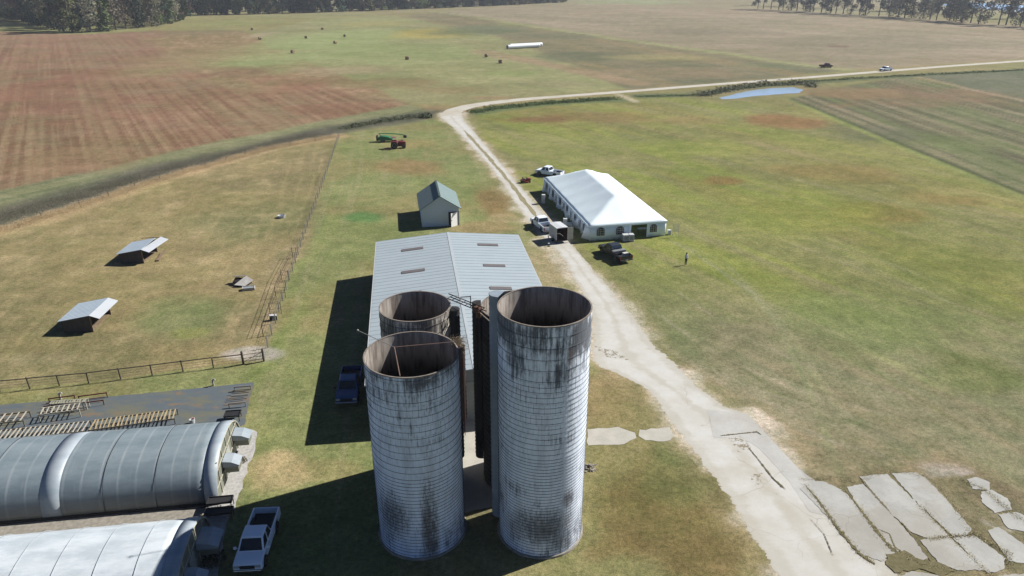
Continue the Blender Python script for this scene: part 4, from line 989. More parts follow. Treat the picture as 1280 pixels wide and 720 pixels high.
MB().tube([(0,0,0),(0,0,.45)], .04, 8).box((0,0,.02),(.35,.35,.04)).build('post', M_BLKP, jk); MB().box((0,0,.47),(.3,.2,.05)).build('plate', M_UNIT, jk)

# mower, tractor and green hay machine
mw = thing('ride_on_mower', 'small red ride-on mower beside the drive beyond the tent', 'mower', tuple(G(657, 228)), R(20))
RED_ = mat('red_paint', (.20, .03, .03, 1), .4, 0, .15, 3); GRN_ = mat('green_paint', (.03, .16, .06, 1), .4, 0, .15, 3)
MB().prism([(-.9,.35),(.9,.35),(.95,.75),(.3,.85),(.2,.6),(-.9,.6)], -.35, .35).build('body', RED_, mw, bevel=.04)
MB().prism([(-.55,.6),(-.1,.6),(-.1,.7),(-.45,.72),(-.55,1.05),(-.65,1.05)], -.22, .22).build('seat', M_BLKP, mw)
MB().box((.05, 0, .24), (.9, 1.15, .14)).build('mower_deck', RED_, mw, bevel=.04)
MB().tube([(.3,0,.8),(.1,0,1.0)], .025, 6).box((.08,0,1.0),(.05,.32,.03)).build('steering_wheel', M_BLKP, mw)
for x, r_ in ((-.6, .3), (.65, .2)):
    for s_ in (-1, 1): wheel(mw, x, s_*.45, r_, .2)
tp = G(496, 185); tc_ = thing('tractor', 'red tractor parked on the grass above the small house', 'tractor', tuple(tp), R(8))
MB().prism([(-.5,.7),(2.0,.75),(2.05,1.35),(1.9,1.45),(.4,1.6),(.3,1.0),(-.5,1.0)], -.4, .4).build('hood', RED_, tc_, bevel=.05)
MB().box((.7, 0, .6), (2.7, .4, .4)).build('chassis', M_BLKP, tc_); MB().box((2.08, 0, 1.0), (.05, .6, .5)).build('grille', M_BLKP, tc_)
MB().prism([(-.7,1.0),(-.2,1.0),(-.2,1.1),(-.6,1.15),(-.7,1.55),(-.8,1.55)], -.28, .28).build('seat', M_BLKP, tc_)
for s_ in (-1, 1):
    wheel(tc_, -.5, s_*.85, .8, .45); wheel(tc_, 1.6, s_*.75, .45, .3)
    MB().prism([(-1.2,1.3),(-1.0,1.65),(-.1,1.7),(.2,1.3),(.1,1.3),(-.15,1.6),(-.95,1.55),(-1.1,1.3)], s_*.62 if s_ > 0 else -1.1, 1.1 if s_ > 0 else -.62).build('mudguard', RED_, tc_)
    MB().tube([(-.9, s_*.5, 1.6), (-.9, s_*.5, 2.4)], .035, 6).build('roll_bar', M_BLKP, tc_)
MB().box((-.6, 0, 2.42), (1.1, 1.2, .07)).build('canopy', mat('maroon_canopy', (.16,.05,.08,1), .5), tc_, bevel=.02)
MB().tube([(1.3,0,1.5),(1.3,0,2.1)], .04, 8).build('exhaust', M_BLKP, tc_); MB().tube([(.35,0,1.55),(.0,0,1.85)], .025, 6).box((-.02,0,1.86),(.06,.4,.04)).build('steering_wheel', M_BLKP, tc_)
fd = thing('drag_harrow', 'small dark red harrow lying on the grass beside the red tractor', 'farm implement', tuple(G(484, 188)), R(5))
mb = MB(); mb.box((0,0,.3),(1.8,.1,.1)); mb.box((0,.7,.3),(1.8,.1,.1)); mb.bar((-.8,0,.3),(-.8,.7,.3),.08); mb.bar((.8,0,.3),(.8,.7,.3),.08); mb.bar((0,.7,.3),(0,1.5,.35),.08); mb.build('frame', maroon, fd)
mb = MB()
for k in range(9): mb.bar((-.8+k*.2,0,.3),(-.8+k*.2,-.1,0),.03); mb.bar((-.8+k*.2,.7,.3),(-.8+k*.2,.6,0),.03)
mb.build('tines', M_HOOP, fd)
gm_ = thing('hay_mower', 'green trailed hay mower with a long drawbar behind the red tractor', 'farm implement', tuple(G(483, 177)), R(2))
MB().prism([(-1.9,.35),(1.6,.35),(1.5,.8),(.6,1.2),(-1.0,1.45),(-1.9,1.0)], -.7, .7).build('housing', GRN_, gm_, bevel=.06)
MB().tube([(-1.2,0,1.3),(-1.7,0,1.9),(1.0,.6,1.75),(3.0,1.2,1.5),(4.4,1.3,1.2)], [.1,.1,.12,.12,.1], 8).build('boom', GRN_, gm_)
MB().box((4.3,1.3,.9),(.7,.9,.5)).build('gearbox', M_BLKP, gm_, bevel=.04); MB().box((-2.1,0,.9),(.3,1.2,1.2)).build('guard', M_BLKP, gm_, bevel=.04)
for s_ in (-1, 1): wheel(gm_, -.6, s_*.95, .42, .28)

# ------------------------------------------------------------------ paddock sheds
M_TIN = mat('shed_tin', S(196, 210, 220, .7), .5, 0, .06, 1); M_WOOD = mat('shed_boards', S(96, 88, 80), .9, 0, .25, 2.5, .4, 6, (1, 6, .4)); M_WOODL = mat('pale_post', S(150, 128, 104), .9, 0, .2, 3)
def goat_shed(label, loc, rz, torn):
    s = thing('field_shelter', label, 'shed', loc, rz, 'livestock shelters in the paddock')
    w_, l_ = 3.15, 4.4; z0, z1, z2 = 1.5, 2.05, 1.75
    mb = MB(); fr = [(0, 0), (w_*.95, 0), (w_*.95, 1.82), (.1, 1.5), (0, 1.48)]
    mb.prism(fr, 0, .08); mb.prism(fr, l_-.08, l_); mb.box((.04, l_/2, .74), (.08, l_-.16, 1.48)); mb.build('wall', M_WOOD, s)
    v = [(-.35, -.15, z0-.08), (w_, -.15, z1), (w_, l_+.15, z1), (-.35, l_+.15, z0-.08)]
    mb = MB(); mb.add(v+[(a, b_, c_-.04) for a, b_, c_ in v], [(0,1,2,3),(7,6,5,4),(0,4,5,1),(1,5,6,2),(2,6,7,3),(3,7,4,0)])
    for k in range(12): y = -.15+(l_+.3)*k/11; mb.bar((-.35, y, z0-.07), (w_, y, z1+.01), .03, .03)
    rf_ = mb.build('roof', M_TIN, s)
    dx = 1.0
    v = [(w_, -.15, z1), (w_+dx, -.15, z2-.1), (w_+dx, l_+.15, z2-.1), (w_, l_+.15, z1)]
    if torn: v[2] = (w_+dx+.7, l_+.2, z2+.05); v[3] = (w_+.6, l_+.5, z1+.05)
    mb = MB(); mb.add([(a, b_, c_+.012) for a, b_, c_ in v]+[(a, b_, c_-.03) for a, b_, c_ in v], [(0,1,2,3),(7,6,5,4),(0,4,5,1),(1,5,6,2),(2,6,7,3),(3,7,4,0)]); mb.build('porch_roof', mat('bright_tin', S(206, 212, 218), .5, 0, .05, 1), rf_)
    MB().box((w_*.98, .05, .9), (.12, .14, 1.8)).build('post', M_WOODL, s); MB().box((w_*.98, l_-.05, .9), (.12, .14, 1.8)).build('post', M_WOODL, s)
    MB().box((w_*.55, l_/2, .06), (w_*.8, l_-.4, .1)).build('bedding', mat('bedding', S(140, 122, 98), 1, 0, .3, 3), s)
    if torn:
        MB().bar((w_+1.5, l_*.15, .15), (w_+1.1, l_*.9, .3), .5, .05).build('loose_board', M_WOODL, s)
        MB().bar((1.0, l_+.5, 1.9), (w_+1.2, l_+.6, 2.0), .1, .06).build('rafter', M_WOOD, s)
    return s
goat_shed('low wooden shelter with silver tin roof, nearer the yard fence', (-49.25, 68.75, 0), R(4), False)
goat_shed('low wooden shelter with torn tin roof edge, farther up the paddock', (-53.3, 89.0, 0), R(2), True)
kn = thing('animal_hutch', 'small tipped grey hutch with a dark opening in the paddock', 'hutch', tuple(G(290, 357)), R(-8))
M_PLY = mat('grey_ply', S(202, 198, 192), .8, 0, .12, 2)
v = [(0,-.6,.05),(1.9,-.4,.1),(2.1,.9,1.1),(.9,1.1,1.3)]
mb = MB(); mb.add([(.6,-.5,.35),(1.9,-.3,.2),(2.5,.9,.55),(1.5,1.1,1.0),(.6,-.5,.30),(1.9,-.3,.15),(2.5,.9,.5),(1.5,1.1,.95)], [(0,1,2,3),(7,6,5,4),(0,4,5,1),(1,5,6,2),(2,6,7,3),(3,7,4,0)]); mb.build('roof', M_PLY, kn)
mb = MB(); mb.add([(-.1,.6,.95),(1.5,1.0,1.02),(1.6,1.5,.9),(0,1.3,.85)]+[(-.1,.6,.9),(1.5,1.0,.97),(1.6,1.5,.85),(0,1.3,.8)], [(0,1,2,3),(7,6,5,4),(0,4,5,1),(1,5,6,2),(2,6,7,3),(3,7,4,0)]); mb.build('roof', mat('grey_ply_dark', S(140, 136, 130), .8), kn)
MB().loft([[(0,-.3,0),(1.9,-.2,0),(2.1,1.2,0),(0,1.1,0)], [(.1,.2,.5),(1.8,.0,.25),(1.9,1.0,.75),(.1,1.0,.75)]]).build('body', mat('hutch_dark', S(50, 46, 44), .9), kn)
th_ = thing('water_trough', 'pale water trough lying beside the tipped hutch', 'trough', tuple(G(311, 362)), R(15))
mb = MB(); mb.box((0,-.35,.2),(1.5,.06,.36)); mb.box((0,.35,.2),(1.5,.06,.36)); mb.box((-.72,0,.2),(.06,.64,.36)); mb.box((.72,0,.2),(.06,.64,.36)); mb.box((0,0,.05),(1.4,.64,.06)); mb.build('tub', M_PLY, th_); MB().box((0,0,.3),(1.38,.62,.01)).build('water', mat('trough_water', S(170,180,184), .1), th_)
tt = thing('feed_tub', 'lone white feed tub far up the paddock', 'trough', tuple(G(352, 272)), 0)
MB().loft([[(q*math.cos(k*.393), q*.8*math.sin(k*.393), z) for k in range(16)] for q, z in ((.55,0),(.68,.42),(.6,.42),(.5,.08))]).build('tub', M_UNIT, tt)
MB().tube([(-.6,0,.42),(-.3,0,.65),(.3,0,.65),(.6,0,.42)], .025, 6).build('handle', M_HOOP, tt)
bk = thing('mineral_feeder', 'small black and white feeder inside the pipe corral', 'trough', tuple(G(342, 400)), .4)
MB().box((0,0,.25),(.8,.45,.5)).build('bin', M_BLKP, bk, bevel=.04); MB().bar((-.4,.1,.62),(.4,.1,.52),.4,.04).build('lid', M_UNIT, bk)

# ------------------------------------------------------------------ fences
M_POST = mat('weathered_post', S(112, 104, 92), .95, 0, .25, 3); M_POSTG = mat('grey_post', S(160, 158, 150), .9, 0, .2, 3); M_WIRE = mat('fence_wire', S(120, 120, 116), .6, .5, .2, 3)
def fence(label, pts, step, h, pm, rail=True, wires=(.35, .65), r=.06, extra=()):
    f = thing('fence', label, 'fence', tuple(pts[0])); org = Vector(pts[0])
    for i in range(len(pts)-1):
        a, b_ = Vector(pts[i]), Vector(pts[i+1]); n = max(1, round((b_-a).length/step)); rr = random.Random(i+int(h*10))
        for k in range(n+(1 if i == len(pts)-2 else 0)):
            p = a.lerp(b_, k/n)-org; hh = h*rr.uniform(.95, 1.08); le = rr.uniform(-.04, .04)
            MB().tube([p, p+Vector((le, rr.uniform(-.04, .04), hh))], [r*1.05, r*.9], 8).build('post', pm, f)
        if rail:
            mb = MB()
            for k in range(n):
                p, q = a.lerp(b_, k/n)-org, a.lerp(b_, (k+1)/n)-org
                mb.bar(p+Vector((0,0,h*.96)), q+Vector((0,0,h*(.96+rr.uniform(-.03,.03)))), .05, .09)
            mb.build('rail', pm, f)
        for z in wires: MB().tube([a-org+Vector((0,0,z)), b_-org+Vector((0,0,z))], .012, 4).build('wire', M_WIRE, f)
    return f
gpts = [G(-130, 503), G(0, 489.5), G(111, 479), G(229, 464.5), G(304, 455.5)]
fence('wooden post and rail fence along the near edge of the paddock', gpts, 3.0, 1.2, M_POST, True, (.3, .6, .85), .065)
gt = thing('fence_gate', 'short gate panel between two thick posts at the paddock corner', 'gate', tuple(G(304, 455.5)))
e = G(330, 451.5)-G(304, 455.5)
for p in (Vector((0.0,0.08,0)), e): MB().tube([p, p+Vector((0,0,1.45))], .11, 10).build('post', M_POST, gt)
mb = MB()
for z in (.3, .65, 1.05): mb.tube([Vector((.1,.08,z)), e*.95+Vector((0,0,z))], .03, 6)
mb.bar(Vector((.15,.08,.3)), e*.93+Vector((0,0,1.05)), .04); mb.build('gate_panel', M_POST, gt)
sp = [G(330, 451.5), G(349, 390), G(362, 350), G(385, 283), G(404, 230), G(424, 172)]
fence('grey wire fence running up the side of the paddock', sp, 3.2, 1.3, M_POSTG, False, (.25, .5, .75, 1.0, 1.2), .06)
fence('wire fence hidden in the reeds along the far paddock edge', [G(424, 172), G(330, 188), G(200, 225), G(100, 258), G(0, 290)], 6.0, 1.1, M_POST, False, (.6, 1.0), .05)
# pipe corral
cr_ = thing('pipe_corral', 'rusty pipe corral panels standing inside the paddock side fence', 'corral', tuple(G(329, 420))); org = G(329, 420)
M_RPIPE = mat('corral_pipe', S(92, 78, 70), .7, .3, .3, 4)
cp = [G(329, 420), G(338, 394), G(345, 372), G(352, 350), G(366, 322)]; oth = [G(349, 414), G(352, 392), G(357, 372), G(361, 352), G(371, 322)]
for i in range(len(cp)):
    a = cp[i]-org
    MB().tube([a, a+Vector((0,0,1.5))], .035, 6).build('post', M_RPIPE, cr_)
    if i < len(cp)-1:
        b_ = cp[i+1]-org; mb = MB()
        for z in (.5, 1.0, 1.4): mb.tube([a+Vector((0,0,z)), b_+Vector((0,0,z))], .018, 6)
        mb.build('panel', M_RPIPE, cr_)
    if i in (1, 2, 3, 4):
        b_ = oth[i]-org; mb = MB()
        for z in (.7, 1.4): mb.tube([a+Vector((0,0,z)), b_+Vector((0,0,z))], .018, 6)
        mb.tube([b_, b_+Vector((0,0,1.5))], .03, 6); mb.build('cross_panel', M_RPIPE, cr_)

# ------------------------------------------------------------------ greenhouses
def poly_mat(name, c1, c2, rough, ribs=False):
    m = bpy.data.materials.new(name); m.use_nodes = True; nt = m.node_tree; L = nt.links.new
    b = nt.nodes['Principled BSDF']; b.inputs['Roughness'].default_value = rough; b.inputs['Specular IOR Level'].default_value = .5
    o = nd(nt, 'ShaderNodeTexCoord').outputs['Object']
    n1 = noise(nt, o, .8, 7, .7, (.35, 1, 1)); n2 = noise(nt, o, 4, 6, .7, (.5, 1, 1.5))
    c = mixc(nt, ramp(nt, n1, .35, .65), c1, c2); c = mixc(nt, ramp(nt, n2, .6, .75, 0, .35), c, tuple(x*1.25 for x in c2[:3])+(1,))
    if ribs:
        x_ = nd(nt, 'ShaderNodeSeparateXYZ'); L(o, x_.inputs[0]); n3 = noise(nt, o, 1.2, 6, .7, (1, .3, .3)); n4 = noise(nt, o, 2.5, 6, .7, (3, .25, .25))
        fx = math_node(nt, 'ABSOLUTE', math_node(nt, 'SUBTRACT', math_node(nt, 'FRACT', math_node(nt, 'ADD', math_node(nt, 'DIVIDE', x_.outputs[0], 1.25), math_node(nt, 'MULTIPLY', n3, .12))), .5))
        c = mixc(nt, math_node(nt, 'MULTIPLY', ramp(nt, fx, .12, .0), ramp(nt, n4, .35, .6, .15, .75)), c, S(196, 206, 210, .8))
        c = mixc(nt, ramp(nt, n4, .56, .7, 0, .4), c, S(190, 196, 196, .8))
        c = mixc(nt, ramp(nt, math_node(nt, 'ADD', x_.outputs[2], n1), 2.6, 1.0, 0, .55), c, S(146, 138, 128, .8))
    L(c, b.inputs['Base Color'])
    bp = nd(nt, 'ShaderNodeBump'); bp.inputs['Strength'].default_value = .2; bp.inputs['Distance'].default_value = .05; L(n1, bp.inputs['Height']); L(bp.outputs[0], b.inputs['Normal'])
    return m
M_SHADE = poly_mat('shade_cover', S(148, 164, 172, .8), S(168, 182, 188, .8), .4, True)
M_FILM = poly_mat('white_film', S(204, 214, 220, .82), S(232, 240, 244, .84), .4)
M_BAND = poly_mat('film_band', S(164, 178, 188, .56), S(186, 196, 204, .56), .5)
M_ENDW = poly_mat('end_film', S(168, 172, 156), S(188, 192, 174), .4)
translucent(M_FILM, .3); translucent(M_SHADE, .4); translucent(M_ENDW, .4)
M_SEAMD = mat('dark_seam', S(56, 62, 68), .6); M_SEAML = mat('light_rib', S(140, 148, 156), .6); M_SEAMW = mat('pale_rib', S(196, 204, 210), .5)
def arch(w_, h_, n=28, y0=0):
    """near-vertical feet, round top; y across from the camera side"""
    out = []
    for k in range(n+1):
        a = math.pi*k/n; cy, cz = math.cos(a), math.sin(a)
        out.append((w_/2-(w_/2)*math.copysign(abs(cy)**.86, cy), h_*cz**.80))
    return out
def greenhouse(label, origin, ang, w_, h_, length, cover, bands, seams, hoods, dark):
    """origin = near foot of the end arch; local -x runs along the house"""
    g = thing('hoop_greenhouse', label, 'greenhouse', tuple(origin), ang)
    ar = arch(w_, h_)
    def shell(x0, x1, m, nm, par, grow=0, nx=6):
        n = max(1, int(abs(x1-x0)/.6)); rr = random.Random(int(abs(x0)*10)); mb = MB(); rings = []
        for i in range(n+1):
            x = x0+(x1-x0)*i/n; sag = (0.012 if i % 2 else 0) if grow == 0 else 0
            rings.append([(x, w_/2+(p[0]-w_/2)*(1+(grow-sag)/w_*2), p[1]*(1+(grow-sag)/h_)+.02) for p in ar])
        mb.loft(rings, closed=False, caps=False); o = mb.build(nm, m, par, smooth=True, recalc=False)
        s_ = o.modifiers.new('t', 'SOLIDIFY'); s_.thickness = .015; s_.offset = 1 if False else -1; return o
    co_ = shell(-.9, -length, cover, 'cover', g)
    for a, b_ in bands: shell(-a, -b_, M_BAND, 'cover_band', g, .012)
    shell(.0, -.95, M_BAND, 'end_band', g, .045)
    for x, dk in seams:
        mb = MB(); mb.tube([(-x, w_/2+(p[0]-w_/2)*1.008, p[1]*1.008+.03) for p in ar], .018 if dk else .018, 6)
        mb.build('seam', M_SEAMD if dk else (M_SEAML if dark else M_SEAMW), g, smooth=True)
    # end wall
    ew = MB().add([(-.12, p[0], p[1]*.985) for p in ar]+[(-.16, p[0], p[1]*.985) for p in ar], [tuple(range(len(ar))), tuple(range(len(ar), 2*len(ar)))[::-1]]).build('end_wall', M_ENDW, g)
    mb = MB(); mb.tube([(-.04, p[0], p[1]*.99) for p in ar], .05, 6)
    for y in [w_*q for q in (.16, .33, .5, .67, .84)]:
        z = max(q[1] for q in ar if abs(q[0]-y) < w_*.06) if any(abs(q[0]-y) < w_*.06 for q in ar) else h_*.9
        mb.bar((-.08, y, 0), (-.08, y, z*.97), .06)
    mb.bar((-.08, w_*.04, 1.1), (-.08, w_*.96, 1.1), .06); mb.bar((-.08, w_*.1, 2.2), (-.08, w_*.9, 2.2), .06)
    mb.build('end_frame', mat('end_frame', S(208, 204, 184), .6), g)
    for y, z, sx, sy, sz in hoods:
        hd = MB().prism([(0, 0), (0, sz), (sx*.55, sz-.1), (sx, sz*.25), (sx*.9, 0)], -sy/2, sy/2, Matrix.Translation((-.06, y, z))).build('fan_hood', M_BAND, g, bevel=.02)
        MB().box((sx*.5-.06, y, z-.28), (sx*.78, sy*.86, .5)).build('fan_box', M_ENDW, hd)
    MB().bar((.02, -.06, .1), (-length, -.06, .1), .06, .2).bar((.02, w_+.06, .1), (-length, w_+.06, .1), .06, .2).build('base_board', M_BLKP, g)
    MB().box((-.06, w_*.5, 1.0), (.05, 1.0, 2.0)).build('door', mat('gh_door', S(190, 194, 186), .5), g)
    return g
GH = R(8.0)
seams = [(4.35, True), (7.95, True), (15.8, True)]
greenhouse('hoop greenhouse under dark grey cover with one white band', Vector((-21.75, 41.35, 0)), GH, 8.2, 3.3, 30, M_SHADE, [(10.9, 12.2)], seams, [(6.3, 1.5, 1.35, 1.2, .55), (2.9, 1.5, 1.25, 1.2, .55)], True)
greenhouse('hoop greenhouse under white film at the bottom left corner', Vector((-19.9, 30.1, 0)), GH, 8.2, 3.3, 30, M_FILM, [], [(2.6+2.4*k, False) for k in range(10)], [(5.9, 1.5, 1.4, 1.6, .6), (2.4, 1.5, 1.3, 1.4, .6)], False)
# yard benches
M_SLAT = mat('bleached_slats', S(206, 198, 180), .9, 0, .15, 2); M_SLATY = mat('yellow_slats', S(196, 176, 136), .9, 0, .2, 2); M_BF = mat('bench_frame', S(120, 112, 100), .9, 0, .2, 3); M_BR = mat('red_frame', S(120, 60, 52), .8, 0, .2, 3)
def bench(label, p0, p1, depth, h, sl, fm, n, slatm, group='slatted benches in the greenhouse yard', sw=.09, jitter=0, name='slatted_bench'):
    """p0,p1 ends of the front edge on the ground"""
    p0, p1 = Vector(p0), Vector(p1); L_ = (p1-p0).length; rz = math.atan2((p1-p0).y, (p1-p0).x)
    b_ = thing(name, label, 'bench', (p0.x, p0.y, 0), rz, group); rr = random.Random(int(L_*100+h*10))
    MB().bar((0,0,h),(L_,0,h),.06,.1).bar((0,depth,h),(L_,depth,h),.06,.1).bar((0,depth/2,h-.06),(L_,depth/2,h-.06),.05,.06).build('frame', fm, b_)
    k = max(2, int(L_/1.8)+1)
    for i in range(k):
        for y in (0, depth): MB().box((.05+(L_-.1)*i/(k-1), y, h/2), (.07, .07, h)).build('leg', fm, b_)
    if n:
        mb = MB()
        for i in range(n):
            x = L_*(i+.5)/n+rr.uniform(-1, 1)*jitter; mb.box((x, depth/2, h+.065), (sw*rr.uniform(.8, 1.5), depth+.06, .025), rr.uniform(-.05, .05)*(1+jitter*20))
        mb.build('slats', slatm, b_)
    return b_
bench('long bench of bleached slats against the dark greenhouse, right half', G(112, 545, 0), G(220, 530, 0), 1.5, .55, 0, M_BF, 20, M_SLATY, jitter=.03)
bench('long bench of bleached slats against the dark greenhouse, left half', G(-40, 562, 0), G(108, 546, 0), 1.5, .55, 0, M_BF, 24, M_SLAT)
bench('short slatted bench at the left edge of the photo', G(-40, 541, 0), G(32, 533, 0), 1.4, .6, 0, M_BF, 8, M_SLAT)
bench('white slatted bench standing in the middle of the bench cluster', G(50, 528, 0), G(102, 521, 0), 1.1, .75, 0, M_SLAT, 8, M_SLAT)
bench('narrow pale bench piled with slats behind the white bench', G(64, 515, 0), G(110, 512, 0), .5, .8, 0, M_SLAT, 14, mat('mossy_slats', S(176, 176, 152), .9, 0, .2, 3), jitter=.05)
bench('red framed empty bench, left one of the pair by the grass', G(56, 514, 0), G(90, 509.5, 0), 1.3, .5, 0, M_BR, 0, None)
bench('red framed empty bench, right one of the pair by the grass', G(94, 511, 0), G(131, 506, 0), 1.3, .5, 0, M_BR, 0, None)
lb = bench('empty pale metal bench frame at the right end of the ground cloth', G(286, 510, 0), G(308, 508, 0), 2.9, .45, 0, mat('alu_frame', S(190, 192, 190), .5, .3, .1, 2), 0, None)
mb = MB(); L_ = (G(308,508)-G(286,510)).length
for k in range(6): mb.bar((0, .1+k*.54, .45), (L_, .1+k*.54, .45), .06)
mb.build('rungs', M_BF, lb)
def tray(label, loc, rz, sx, sy, h):
    t = thing('nursery_bench', label, 'bench', loc, rz, 'black benches at the greenhouse end')
    mb = MB(); mb.box((0,-sy/2,h),(sx,.05,.14)); mb.box((0,sy/2,h),(sx,.05,.14)); mb.box((-sx/2,0,h),(.05,sy,.14)); mb.box((sx/2,0,h),(.05,sy,.14)); mb.box((0,0,h-.03),(sx,sy,.03)); mb.build('tray', M_BLKP, t)
    for a in (-1, 1):
        for b_ in (-1, 1): MB().box((a*(sx/2-.06), b_*(sy/2-.06), h/2), (.05,.05,h)).build('leg', M_BLKP, t)
tray('upper black tray bench beside the dark greenhouse end', tuple(G(277, 635)), GH, 1.75, .75, .75)
tray('lower black tray bench nearer the white greenhouse', tuple(G(276, 648)), GH, 1.85, .7, .7)
tray('black tray bench behind the far corner of the dark greenhouse', tuple(G(292, 524)), GH, 1.3, .9, .6)
hp = thing('hose_bundle', 'black pipes and hoses lying in the alley by the greenhouse foot', 'hose', tuple(G(225, 636)))
for k in range(4):
    rr = random.Random(k); MB().tube([(-1.8+rr.uniform(-.2,.2), -.1+.12*k, .06), (-.6, .05+.1*k, .12), (.5, -.05+.1*k, .1), (1.7+rr.uniform(-.3,.3), .1+.08*k, .1)], .05, 6).build('hose', M_BLKP, hp)
pl = thing('wood_pallet', 'tilted bundle of pale wooden slats by the black trays', 'pallet', tuple(G(252, 645)), .2)
mb = MB()
for k in range(6): mb.bar((k*.2, -.3, .1+k*.02), (k*.2+.3, .5, .25+k*.02), .08, .03)
mb.build('slats', M_SLAT, pl); MB().bar((-.1,0,.08),(1.4,0,.12),.08).bar((.1,.4,.1),(1.6,.4,.16),.08).build('bearers', M_BF, pl)
def bush(name, label, cat, loc, rx, h_, n, m, seed, sz=.12, group=None, kind=None):
    rr = random.Random(seed); mb = MB()
    for i in range(n):
        a = rr.uniform(0, 6.28); q = rr.random()**.5*rx; z = rr.random()*h_*(1-.5*q/rx); s_ = sz*rr.uniform(.5, 1.4)
        c_ = Vector((q*math.cos(a), q*math.sin(a), z+.03)); d = Vector((rr.gauss(0,1), rr.gauss(0,1), rr.gauss(0,1))).normalized(); e_ = d.orthogonal().normalized()
        mb.add([c_-d*s_, c_+e_*s_*.6, c_+d*s_, c_-e_*s_*.6], [(0,1,2,3)])
    o = mb.build(name, m, recalc=False); o.location = loc
    return tag(o, label, cat, group, kind)
M_WEED = mat('dry_weed', S(112, 104, 76), 1, 0, .3, 3)
bush('weed_clump', 'dry weed clump at the corner of the white greenhouse end', 'plant', tuple(G(267, 702)), .8, .7, 260, M_WEED, 3, .1)
bush('weed_clump', 'small dry weed on the gravel by the lower fan hood', 'plant', tuple(G(304, 577)), .3, .5, 90, M_WEED, 4, .07)
def standpipe(label, px, py):
    o = thing('water_hydrant', label, 'hydrant', tuple(G(px, py)), 0)
    MB().tube([(0,0,0),(0,0,.7)], .09, 8).build('pipe', M_PLY, o); MB().tube([(0,0,.68),(.2,0,.72),(.26,0,.6)], .06, 6).build('spout', M_PLY, o)
standpipe('short pale yard hydrant on the grass behind the bench cluster', 76, 499); standpipe('short pale yard hydrant on the grass near the empty bench frame', 267, 482)
kb = thing('bucket', 'red and white bucket on the ground cloth behind the dark greenhouse', 'bucket', tuple(G(241, 529)))
MB().loft([[(q*math.cos(k*.524), q*math.sin(k*.524), z) for k in range(12)] for q, z in ((.18,0),(.25,.45),(.22,.45),(.16,.04))]).build('pail', M_UNIT, kb); MB().tube([(-.24,0,.42),(0,0,.62),(.24,0,.42)], .02, 6).build('handle', mat('red_handle', (.4,.04,.04,1), .5), kb)

# ------------------------------------------------------------------ hay bales, wrapped bales
M_BALE = mat('hay', S(176, 152, 118), 1, 0, .3, 4, .5, 10)
b0 = None
for i, (x, y, lab) in enumerate([(403,37,'farthest back of them all'),(431,46,'right of the upper pair'),(383,48,'on the green patch, upper left'),(419,54.5,'at the centre of the green patch'),(366,66.5,'nearest the red field on the green patch'),(325,49.5,'nearer of the two by the pale corner'),(315,37.5,'farther of the two by the pale corner'),(509,74.5,'alone in the middle of the green field'),(608,71.5,'left of the pair by the white wrapped row'),(626,79,'right and nearer of the pair by the white wrapped row')]):
    if b0 is None:
        b0 = thing('hay_bale', '', 'hay bale', (0,0,0), 0, 'round bales scattered on the hay field')
        n = 20; r_ = .8
        MB().loft([[(xx, q*math.cos(2*math.pi*k/n), r_+q*math.sin(2*math.pi*k/n)) for k in range(n)] for q, xx in ((r_*.9,-.85),(r_,-.7),(r_,.7),(r_*.9,.85))]).build('bale', M_BALE, b0)
        mb = MB()
        for xx in (-.5,-.17,.17,.5): mb.tube([(xx, (r_+.01)*math.cos(2*math.pi*k/24), r_+(r_+.01)*math.sin(2*math.pi*k/24)) for k in range(25)], .015, 4)
        mb.build('twine', M_SLAT, b0); o = b0; o.location = tuple(G(x, y)); o.rotation_euler = (0,0,.4)
    else: o = dup(b0, tuple(G(x, y)), .4+i*1.3)
    o['label'] = 'round brown hay bale, '+lab
M_WRAP = mat('bale_wrap', S(236, 240, 242, .8), .4, 0, .04, .5); M_GEND = mat('green_end', S(110, 146, 130), .7, 0, .2, 1)
for j, (a, b_, lab) in enumerate(((G(634, 61.5), G(674, 59.2), 'long row of white wrapped bales, nearer of the two rows'), (G(637, 60.2), G(677, 58), 'long row of white wrapped bales, farther of the two rows'))):
    wv = thing('wrapped_bale_row', lab, 'wrapped bales', tuple(a), heading(a, b_), 'white wrapped bale rows'); L_ = (b_-a).length; rings = []; n = 20; seg = int(L_/1.4)
    for i in range(seg+1):
        for q, dx in ((.96, 0), (1, .35), (1, 1.05)):
            if i == seg and dx > 0: continue
            rings.append([(L_*i/seg+dx, 1.1*q*math.cos(2*math.pi*k/n), 1.08+1.08*q*math.sin(2*math.pi*k/n)) for k in range(n)])
    MB().loft(rings).build('wrap', M_WRAP, wv, smooth=True)
    MB().loft([[(-.03-d, q*math.cos(2*math.pi*k/16), 1.08+q*math.sin(2*math.pi*k/16)) for k in range(16)] for q, d in ((.85, 0), (.8, .03))]).build('bale_face', M_GEND, wv)

